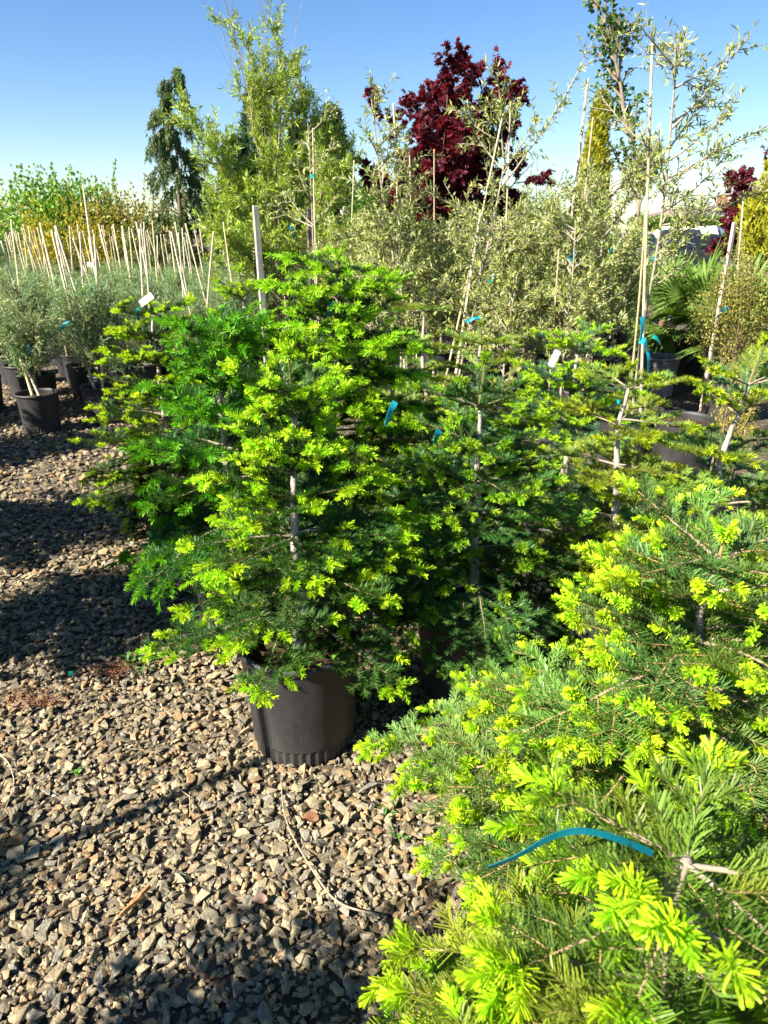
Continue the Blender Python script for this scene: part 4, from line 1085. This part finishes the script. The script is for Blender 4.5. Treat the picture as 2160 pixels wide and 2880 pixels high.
# fan palms
def frond_mesh(seed):
    r = np.random.default_rng(seed); a_ = Acc(); n_ = 26
    tube(a_, np.array([[0, 0, 0], [.16, 0, .012], [.34, 0, 0]]), [.008, .006, .005], 4, (.16, .24, .05), cap=False)
    for k in range(n_):
        a = math.radians(-105 + 210 * k / (n_ - 1)); L = .40 * (1 - .25 * abs(a) / 1.83) * r.uniform(.92, 1.06)
        d = np.array([math.cos(a), math.sin(a), .06 * (-1) ** k]); s = np.cross(d, Z); s = s / np.linalg.norm(s); h = np.array([.34, 0, 0])
        w = .017; c = np.array([.13, .22, .04]) * r.uniform(.75, 1.25); dr = .10 * abs(a) + .04
        pts = [h + d * L * f + np.array([0, 0, -dr * f ** 3 + .012 * (k % 2)]) for f in (.06, .45, .75, 1.0)]
        ws = [.35, 1, .75, .06]; V = []
        for p_, q_ in zip(pts, ws): V += [p_ - s * w * q_, p_ + np.array([0, 0, -w * .5 * q_]), p_ + s * w * q_]
        Q = []
        for i_ in range(3): Q += [[i_ * 3, i_ * 3 + 1, i_ * 3 + 4, i_ * 3 + 3], [i_ * 3 + 1, i_ * 3 + 2, i_ * 3 + 5, i_ * 3 + 4]]
        a_.add(np.array(V), q=np.array(Q), c=c)
    return a_.mesh('frond', M_LEAF)
FR = [frond_mesh(s) for s in (1, 2, 3)]
def palm(loc, seed, label, n=13, sc=1.0):
    r = random.Random(seed); t = empty('fan_palm', loc)
    a_ = Acc(); zt = .62
    tube(a_, np.array([[0, 0, .33], [0, .01, .45], [0, 0, zt]]), [.055, .06, .035], 10, (.16, .10, .055)); a_.build('trunk', M_BARK, t)
    for k in range(n):
        o = bpy.data.objects.new('frond', FR[k % 3]); COL.objects.link(o); o.parent = t
        f = k / (n - 1); el = math.radians(82 - 88 * f + r.gauss(0, 6)); o.location = (0, 0, zt - .05 - .06 * f)
        o.rotation_euler = (r.gauss(0, .25), -el, k * 2.4 + r.gauss(0, .2)); o.scale = (sc * r.uniform(.9, 1.15),) * 3
    tag(t, label, 'palm'); return t
for k, (px, Y, lab, sc, pl) in enumerate(((2005, 8.3, 'fan palm in the tall black pot behind the leaning square stake', 1.15, 'tall black pot with a rolled rim under the middle fan palm'),
                                          (1900, 8.7, 'fan palm left of the leaning square stake, near the grey pot', 1.05, 'black pot under the left fan palm'),
                                          (2140, 7.6, 'fan palm at the yard edge with stiff narrow blades', 1.1, 'black pot under the outermost fan palm'),
                                          (2080, 9.6, 'fan palm in the second row below the golden cypress', 1.1, 'black pot under the second-row fan palm'))):
    x_, y_, _ = spot(px, Y); palm((x_, y_, 0), 70 + k, lab, sc=sc); pot(x_, y_, pl, 1.12)
# loose pots between the rows
GP = make_pot('plant_pot', .21, .175, .40, M_POT_GREY); x_, y_, _ = spot(1902, 7.4); GP.location = (x_, y_, .004); tag(GP, 'pale dusty grey pot behind the wide-rimmed pot', 'plant pot')
x_, y_, _ = spot(2012, 4.8); pot(x_, y_, 'smooth charcoal pot standing behind the open fir', 1.05)
x_, y_, _ = spot(1420, 6.0); pot(x_, y_, 'empty black pot behind the flat-branched fir', 1.0)
x_, y_, _ = spot(1345, 5.2); pot(x_, y_, 'black pot in the gap behind the slim tiered fir', 1.0)

# ---------------------------------------------------------------- far background: hedge, house, cars, pole, roof
p0, p1 = at(1780, 640, 44), at(2260, 640, 44)
a_ = Acc(); r = np.random.default_rng(9); n = 15000
hx = r.uniform(p0[0], p1[0], n); hz = r.random(n) * 2.25 * (1 + .025 * np.sin(hx * 2.1) + .02 * np.sin(hx * 5.3)); hy = 44 + r.normal(0, .12, n) + .25 * np.sin(hx * 4.2) * .5 + 1.0 * (r.random(n) < .25) * r.random(n)
P = np.stack([hx - (p0[0] + p1[0]) / 2, hy - 44, hz], 1)
blades(a_, P, nrm(np.array([0, -.35, .8]) + r.normal(0, .45, (n, 3))), nrm(np.array([0, -1, .3]) + r.normal(0, .5, (n, 3))), r.uniform(.12, .25, n), .07, np.array([.11, .19, .018]) * (.55 + .8 * r.random((n, 1))))
hedge = empty('hedge', ((p0[0] + p1[0]) / 2, 44, 0)); a_.build('foliage', M_LEAF, hedge, kind='stuff')
b_ = Acc(); box(b_, (0, .45, 1.05), (p1[0] - p0[0] - .3, .7, 2.1), col=(.03, .055, .012)); b_.build('core', M_LEAF, hedge)
tag(hedge, 'clipped green hedge between the car park and the white house', 'hedge')

h = at(2010, 600, 75); hs_ = empty('house', (h[0], 75, 0))
zt = at(2010, 578, 75)[2]; ze = at(1960, 602, 75)[2]
a_ = Acc(); wv = 3.3
a_.add([[-wv, 0, 0], [wv, 0, 0], [wv, 0, ze], [0, 0, zt - .12], [-wv, 0, ze], [-wv, 12, 0], [wv, 12, 0], [wv, 12, ze], [0, 12, zt - .12], [-wv, 12, ze]],
       q=[[0, 1, 2, 4], [6, 5, 9, 7], [5, 0, 4, 9], [1, 6, 7, 2]], t=[[4, 2, 3], [9, 8, 7]], c=(.80, .78, .74)); a_.build('wall', M_PAINT, hs_)
a_ = Acc()
for sg in (-1, 1):
    e = (zt - ze) / wv; x2 = wv + .55
    V = np.array([[0, -.5, zt], [sg * x2, -.5, zt - e * x2], [sg * x2, 12.5, zt - e * x2], [0, 12.5, zt]]); V2 = V - np.array([0, 0, .14])
    a_.add(np.concatenate([V, V2]), q=[[0, 1, 2, 3], [7, 6, 5, 4], [0, 4, 5, 1], [1, 5, 6, 2], [2, 6, 7, 3]], c=(.20, .15, .12))
roof = a_.build('roof', M_PAINT, hs_)
a_ = Acc(); box(a_, (2.3, 4.0, zt + .25), (.75, .75, 1.6), col=(.30, .12, .075)); box(a_, (2.3, 4.0, zt + 1.10), (.9, .9, .1), col=(.26, .12, .08)); a_.build('chimney', M_PAINT, roof)
a_ = Acc(); box(a_, (2.0, -.06, 1.9), (1.3, .12, 1.1), col=(.75, .74, .7)); fr_ = a_.build('window', M_PAINT, hs_)
a_ = Acc(); box(a_, (2.0, -.13, 1.9), (1.05, .03, .85), col=(.05, .06, .075)); a_.build('pane', plain('window_glass', (.05, .06, .075), .08, .6, 1, .02), fr_)
tag(hs_, 'white gabled house with brown roof and brick chimney behind the hedge', 'house')
u_ = at(1965, 600, 82); up_ = empty('utility_pole', (u_[0], 82, 0)); zt2 = at(1965, 535, 82)[2]
a_ = Acc(); tube(a_, [[0, 0, 0], [0, 0, zt2]], [.15, .11], 8, (.24, .21, .18)); a_.build('pole', M_WOOD, up_, smooth=True)
a_ = Acc(); box(a_, (0, 0, zt2 - .5), (2.0, .12, .14), col=(.24, .21, .18)); a_.build('crossarm', M_WOOD, up_)
a_ = Acc(); tube(a_, [[.38, 0, zt2 - 2.2], [.38, 0, zt2 - 1.3]], .24, 12, (.55, .57, .58)); a_.build('transformer', M_PAINT, up_, smooth=True)
tag(up_, 'utility pole with a grey transformer beside the white house', 'utility pole')
s_ = at(995, 590, 34); sh = empty('shed', (s_[0], 34, 0)); zt3 = at(995, 566, 34)[2]; zw = zt3 - .75
a_ = Acc(); box(a_, (0, 2.5, zw / 2), (3.6, 5, zw), col=(.45, .47, .47)); a_.build('wall', M_PAINT, sh)
a_ = Acc(); a_.add([[-2.1, -.3, zw - .1], [2.1, -.3, zw - .1], [1.2, 2.5, zt3], [-1.2, 2.5, zt3], [-2.1, 5.3, zw - .1], [2.1, 5.3, zw - .1]], q=[[0, 1, 2, 3], [3, 2, 5, 4]], t=[[0, 3, 4], [1, 5, 2]], c=(.42, .33, .29)); a_.build('roof', M_PAINT, sh)
tag(sh, 'grey shed with a pale brown roof seen beyond the olives', 'shed')

M_CARPAINT = plain('car_paint', attr=True, rough=.25, spec=.5, noise=1, amt=.02)
M_GLASS = plain('car_glass', (.02, .025, .03), .06, .6, 1, .02)
M_RUBBER = plain('tyre_rubber', (.02, .02, .02), .8, .2, 20, .2)
def car(loc, rz, col, label, L=4.5, W=1.8, Hh=1.5, van=False):
    t = empty('parked_car', loc, rz); a_ = Acc(); hb = Hh * .60
    xs = np.array([-.5, -.48, -.30, .28, .47, .5]) * L
    top = np.array([.55, .92, 1.0, 1.0, .86, .5]) * hb
    def loft(ac, xs, zb, zt_, wf, c):
        V = []
        for x, b0, t0, w in zip(xs, zb, zt_, wf):
            y = W / 2 * w; m_ = b0 + (t0 - b0) * .8
            V += [[x, -y, b0], [x, y, b0], [x, y, m_], [x, y * .93, t0], [x, -y * .93, t0], [x, -y, m_]]
        Q = []
        for i_ in range(len(xs) - 1):
            for j_ in range(6): Q.append([i_ * 6 + j_, i_ * 6 + (j_ + 1) % 6, i_ * 6 + 6 + (j_ + 1) % 6, i_ * 6 + 6 + j_])
        e = (len(xs) - 1) * 6
        Q += [[0, 5, 2, 1], [5, 4, 3, 2], [e, e + 1, e + 2, e + 5], [e + 5, e + 2, e + 3, e + 4]]
        ac.add(V, q=Q, c=c)
    loft(a_, xs, np.full(6, .22), top, [.9, 1, 1, 1, 1, .88], col)
    gx = (np.array([-.47, -.40, .12, .30]) if van else np.array([-.42, -.26, .08, .28])) * L
    loft(a_, gx, np.full(4, hb * .96), [hb * 1.02, Hh, Hh * .985, hb * 1.01], [.9, .84, .84, .92], col); body = a_.build('body', M_CARPAINT, t)
    for sg in (-1, 1):
        for x0, x1 in ((-.30, -.09), (-.07, .14)):
            a_ = Acc(); y0, y1 = sg * W * .468, sg * W * .425
            V = np.array([[x0 * L, y0, hb * 1.06], [x1 * L, y0, hb * 1.06], [(x1 - .05) * L, y1, Hh * .93], [(x0 + .04) * L, y1, Hh * .93]])
            V2 = V + np.array([0, sg * .03, 0]); a_.add(np.concatenate([V, V2]), q=[[0, 1, 2, 3], [7, 6, 5, 4], [0, 4, 5, 1], [1, 5, 6, 2], [2, 6, 7, 3], [3, 7, 4, 0]]); a_.build('window', M_GLASS, t)
    for s in (-1, 1):
        a_ = Acc(); xa = gx[3] * .93 if s > 0 else gx[0] * 1.0; xb = gx[2] * 1.06 if s > 0 else gx[1] * 1.02
        V = np.array([[xa + s * .04, -W * .38, hb * 1.07], [xa + s * .04, W * .38, hb * 1.07], [xb + s * .10, W * .35, Hh * .94], [xb + s * .10, -W * .35, Hh * .94]])
        a_.add(np.concatenate([V, V + np.array([s * .03, 0, .01])]), q=[[0, 1, 2, 3], [7, 6, 5, 4], [0, 4, 5, 1], [1, 5, 6, 2], [2, 6, 7, 3], [3, 7, 4, 0]]); a_.build('windscreen', M_GLASS, t)
    for x in (-.31, .31):
        for sg in (-1, 1):
            a_ = Acc(); tube(a_, [[x * L, sg * (W / 2 - .2), .32], [x * L, sg * (W / 2 + .01), .32]], .32, 18); w = a_.build('wheel', M_RUBBER, t)
            a_ = Acc(); tube(a_, [[x * L, sg * (W / 2 - .05), .32], [x * L, sg * (W / 2 + .02), .32]], .2, 14, (.5, .5, .52)); a_.build('rim', M_CARPAINT, w)
    for sg in (-1, 1):
        a_ = Acc(); box(a_, (L * .485, sg * W * .36, hb * .72), (.1, .3, .14), col=(.8, .8, .78)); a_.build('headlight', M_CARPAINT, t)
    tag(t, label, 'car'); return t
x_ = at(1900, 650, 37); car((x_[0], 37, 0), 2.6, (.78, .78, .78), 'white van-like car in front of the hedge', 4.7, 1.85, 1.82, True)
x_ = at(1965, 650, 33); car((x_[0], 33, 0), .35, (.03, .033, .04), 'dark grey car beside the white one by the hedge', 4.6, 1.82, 1.52)
x_ = at(2175, 650, 33); car((x_[0], 33, 0), .2, (.06, .10, .20), 'blue car at the far end of the car park', 4.6, 1.82, 1.55)
x_ = at(1785, 650, 36); car((x_[0], 36, 0), .5, (.62, .62, .62), 'silver car half hidden by the tall open olive', 4.4, 1.8, 1.6)

# ---------------------------------------------------------------- tapes, tags and labels
TEAL = (.0, .19, .25); TEALG = (.0, .17, .14); BLUE = (.01, .25, .34)
def hang(px, py, Y, px2, py2, label, w=.020, col=TEAL, Y2=None, mid=None, twist=.9):
    a = at(px, py, Y); b_ = at(px2, py2, Y2 or Y)
    m_ = (a + b_) / 2 + np.array([.0, -.012, .012]) if mid is None else at(*mid)
    tag(tape([a, m_, b_], w, col, up=(0.1, -1, .15), twist=twist), label, 'tag')
hang(1112, 1130, 1.95, 1086, 1195, 'bright blue tape strip hanging by the round-tipped fir', .017, BLUE)
hang(1236, 1210, 2.2, 1224, 1245, 'short blue tape knot on a pale branch of the dark green fir', .022, TEAL)
hang(934, 850, 2.85, 922, 900, 'blue tape hanging under the mop of the tallest fir', .014, TEAL)
hang(866, 1105, 1.95, 860, 1145, 'small blue tape on the stem of the round-tipped fir', .012, TEAL)
hang(1310, 905, 5.5, 1352, 893, 'blue tape tied to the thick pale cane', .024, TEAL)
hang(1806, 890, 2.38, 1800, 960, 'long blue tape standing above the golden-green fir', .014, BLUE, mid=(1808, 925, 2.38))
hang(1800, 955, 2.38, 1820, 985, 'broad blue tag end on the tape above the golden-green fir', .024, BLUE)
hang(1821, 985, 2.39, 1822, 1055, 'darker blue tape hanging behind the star-shaped fir top', .012, TEAL)
hang(1735, 1130, 2.9, 1745, 1142, 'tiny blue tape on a twig of the golden-green fir', .020, TEAL)
hang(2045, 862, 6.3, 2010, 900, 'blue tape hanging from the leaning square stake', .035, BLUE)
hang(1835, 945, 5.0, 1858, 968, 'green tie tape around the canes of the wide-rimmed pot', .030, TEALG)
hang(1716, 700, 5.9, 1720, 735, 'teal tape hanging in the olive rows', .045, TEAL)
hang(1600, 735, 6.0, 1620, 705, 'pale blue tape caught in the olive branches', .03, BLUE)
hang(1375, 795, 5.8, 1392, 775, 'small blue tape near the thick pale cane', .025, BLUE)
hang(1128, 765, 6.05, 1140, 785, 'green tie tape low on the staked olive', .04, TEALG)
hang(1105, 405, 6.05, 1118, 418, 'green tie tape high on the staked olive', .035, TEALG)
hang(872, 498, 7.4, 888, 497, 'green tie tape on the slender silvery olive', .035, TEALG)
hang(1832, 728, 5.0, 1844, 733, 'green tie tape halfway up the tall open olive', .025, TEALG)
hang(815, 635, 8.8, 828, 668, 'teal tape on the willow trunk', .06, TEAL)
hang(172, 925, 6.0, 196, 905, 'bright blue tape over the corner juniper', .035, BLUE)
hang(72, 968, 5.85, 92, 995, 'bright blue tape wound round the leaning corner stake', .035, BLUE)
hang(388, 866, 3.4, 390, 900, 'blue tape below the white label of the yellow-tipped fir', .012, TEAL)
hang(255, 1060, 6.1, 262, 1070, 'small teal tie low on the stake beside the corner plant', .025, TEALG)
tag(tape([at(395, 855, 3.38), at(412, 842, 3.38), at(428, 830, 3.38)], .030, (.78, .77, .74), up=(.2, -1, .5)), 'white paper label on top of the yellow-tipped fir', 'label')
tag(tape([at(1570, 985, 2.95), at(1563, 1000, 2.95), at(1548, 1030, 2.95)], .028, (.55, .42, .68), up=(0, -1, .2)), 'lilac paper tag hanging on the blue-green fir', 'label')
tag(tape([at(255, 738, 13.2), at(255, 746, 13.2), at(256, 752, 13.2)], .13, (.8, .8, .8), up=(0, -1, .1)), 'small white plant label below the yellow upright shrub', 'label')
# long tape on the nearest fir
c_ = [(1835, 2400, .60), (1780, 2375, .60), (1700, 2345, .60), (1625, 2332, .60), (1545, 2352, .60), (1455, 2412, .595), (1372, 2440, .59)]
tag(tape([at(a, b, c) for a, b, c in c_], 0.0072, (.0, .095, .125), up=(0, -.6, .8), twist=1.3), 'long curved blue tape running across the large-needled fir', 'tag')

# ---------------------------------------------------------------- things lying on the gravel
def curl_leaf(px, py, size, col, label, rz=0.0, name='dry_leaf', cat='dry leaf'):
    g_ = ground(px, py, .022); a_ = Acc(); V = []; n_ = 9
    for k in range(n_):
        f = k / (n_ - 1); x = (f - .5) * size; w = size * .30 * math.sin(math.pi * (f * .92 + .04)) ** .7
        V += [[x, -w, .012 * math.cos(f * 3) + .010], [x, 0, .004 * math.sin(f * 6)], [x, w, .012 * math.sin(f * 3) + .006]]
    V = np.array(V); Q = []
    for k in range(n_ - 1): Q += [[k * 3, k * 3 + 1, k * 3 + 4, k * 3 + 3], [k * 3 + 1, k * 3 + 2, k * 3 + 5, k * 3 + 4]]
    Vb = V - np.array([0, 0, .0012]); Q = np.array(Q)
    a_.add(np.concatenate([V, Vb]), q=np.concatenate([Q, Q[:, ::-1] + len(V)]), c=col)
    o = a_.build(name, M_WOOD, smooth=True); o.location = g_; o.rotation_euler = (.15, -.1, rz); tag(o, label, cat)
curl_leaf(872, 2305, .05, (.17, .085, .045), 'curled brown leaf on shaded gravel in front of the dusty pot', .1)
curl_leaf(40, 2372, .045, (.26, .15, .07), 'tan dry leaf in the large shadow by the path', .8)
curl_leaf(545, 1805, .05, (.20, .10, .055), 'red-brown leaf at the foot of the half hidden pot', 1.2)
curl_leaf(730, 2535, .04, (.26, .17, .13), 'pinkish dry leaf near the long dry stem', .4)
curl_leaf(705, 1705, .05, (.16, .075, .04), 'dark brown leaf between the two left pots', 2.0)

def stem(pts, r0, r1, col, label, name='fallen_twig', cat='twig'):
    a_ = Acc(); P = np.array([ground(a, b, c) for a, b, c in pts]); P0 = P[0].copy(); P = P - P0
    k = np.linspace(0, 1, len(P)); kk = np.linspace(0, 1, 30); P = np.stack([np.interp(kk, k, P[:, i_]) for i_ in range(3)], 1)
    for _ in range(4): P[1:-1] = (P[:-2] + 2 * P[1:-1] + P[2:]) / 4
    tube(a_, P, np.linspace(r0, r1, 30), 6, col); o = a_.build(name, M_WOOD, smooth=True); o.location = P0; tag(o, label, cat)
stem([(1060, 2572, .035), (985, 2555, .03), (935, 2530, .03), (880, 2450, .03), (820, 2350, .03), (795, 2280, .028), (790, 2180, .025)], .0030, .0015, (.34, .28, .20), 'long dry stem bent across the gravel in front of the dusty pot')
stem([(535, 2285, .02), (534, 2240, .025), (505, 2220, .028), (470, 2228, .025)], .0016, .001, (.40, .32, .20), 'hooked straw stalk on the sunny gravel')
stem([(0, 2120, .02), (28, 2150, .03), (42, 2200, .03), (10, 2290, .02)], .002, .0012, (.38, .32, .24), 'curved grey twig at the path edge')
stem([(1230, 2000, .02), (1300, 2015, .03), (1400, 2012, .03), (1470, 2003, .02)], .0025, .0015, (.42, .30, .17), 'pale stalk lying at the foot of the shaded pot')
# splinter of wood
g_ = ground(380, 2535, .025); a_ = Acc(); rr_ = np.random.default_rng(4)
V = []
for k, f in enumerate(np.linspace(-.5, .5, 8)):
    w = .009 * (1 - abs(f) * 1.25) + .0015
    V += [[f * .095, -w + rr_.normal(0, .0012), rr_.normal(0, .001)], [f * .095, w + rr_.normal(0, .0012), rr_.normal(0, .001)], [f * .095, w * .5, .008 + rr_.normal(0, .0015)], [f * .095, -w * .5, .008 + rr_.normal(0, .0015)]]
Q = []
for k in range(7):
    for j_ in range(4): Q.append([k * 4 + j_, k * 4 + (j_ + 1) % 4, k * 4 + 4 + (j_ + 1) % 4, k * 4 + 4 + j_])
a_.add(np.array(V), q=np.array(Q), c=(.33, .17, .07)); o = a_.build('wood_splinter', M_WOOD); o.location = g_; o.rotation_euler = (0, -.1, 1.0); tag(o, 'orange-brown splinter of wood on the sunny gravel', 'wood splinter')
a_ = Acc(); box(a_, (0, 0, .006), (.018, .013, .012), .4, (.0, .20, .13), .8); o = a_.build('plastic_scrap', M_TAPE); o.location = ground(200, 1897, .02); tag(o, 'tiny green plastic scrap at the shadow edge on the path', 'plastic scrap')

def weed(px, py, n_, L, W, cols, label, seed, up=.5, spread=.05):
    r = np.random.default_rng(seed); g_ = ground(px, py, .01); t = empty('weed', g_); a_ = Acc(); w = Acc()
    for k in range(n_):
        az = r.random() * 6.28; b0 = np.array([r.normal(0, spread), r.normal(0, spread), .004]); l = L * r.uniform(.6, 1.2)
        d = nrm(np.array([math.cos(az), math.sin(az), up * r.uniform(.4, 1.4)]))
        leaves(a_, b0[None], d[None], (Z + r.normal(0, .2, 3))[None], l, W, np.array(cols)[r.integers(0, len(cols))], fold=.2)
        sticks(w, b0[None] - np.array([[0, 0, .01]]), b0[None] + d[None] * l * .3, .001, .0008, (.12, .2, .04))
    w.build('stems', M_TWIG, t); a_.build('leaves', M_LEAF, t, kind='stuff'); tag(t, label, 'weed')
WG = [(.06, .16, .03), (.09, .21, .03), (.13, .27, .04)]
weed(390, 1860, 34, .055, .014, WG, 'leafy green weed growing from the gravel near the half hidden pot', 1, .6, .045)
weed(450, 1850, 14, .05, .014, WG, 'smaller weed beside the leafy green weed', 2, .4, .03)
weed(218, 2178, 6, .022, .012, WG, 'tiny seedling in the sunny gravel by the stake shadow', 3, .5, .006)
weed(1092, 2290, 12, .028, .01, WG, 'small green seedling in shaded gravel under the broad near fir', 4, .6, .02)
weed(1128, 2345, 10, .028, .01, WG, 'small green seedling next to the large-needled fir', 5, .6, .02)
weed(158, 1258, 12, .06, .016, [(.2, .3, .04), (.26, .33, .05)], 'yellowish weed on the sunlit strip below the corner pot', 6, .8, .04)
g_ = ground(960, 1800, .35); t = empty('weed', (-.20, 1.90, .335)); a_ = Acc(); r = np.random.default_rng(8)
for k in range(7):
    az = r.random() * 6.28; P = np.array([[r.normal(0, .03), r.normal(-.03, .03), r.uniform(.02, .07)]])
    leaves(a_, P, np.array([[math.cos(az), math.sin(az), .3]]), Z[None], .028, .024, (.16, .34, .03), wide=.55)
a_.build('leaves', M_LEAF, t); tag(t, 'round-leaved weed growing in the dusty black pot', 'weed')
# fallen bark and needles: two reddish litter patches
def litter(px, py, rx, ry, n_, seed, label):
    r = np.random.default_rng(seed); g_ = ground(px, py, .02); a_ = Acc()
    P = np.c_[r.normal(0, rx, n_), r.normal(0, ry, n_), r.uniform(0, .012, n_)]; az = r.random(n_) * 6.28
    D = nrm(np.c_[np.cos(az), np.sin(az), r.normal(0, .2, n_)]); blades(a_, P, D, nrm(Z + r.normal(0, .4, (n_, 3))), r.uniform(.012, .035, n_), r.uniform(.002, .005, n_), np.array([.13, .055, .03]) * (.6 + .9 * r.random((n_, 1))))
    o = a_.build('needle_litter', M_TWIG, kind='stuff'); o.location = g_; tag(o, label, 'litter')
litter(320, 1885, .05, .03, 260, 1, 'reddish needle litter beside the leafy weed')
litter(90, 1965, .07, .03, 240, 2, 'reddish needle litter at the shadow edge')
litter(560, 1815, .05, .03, 150, 3, 'brown needle litter around the half hidden pot')
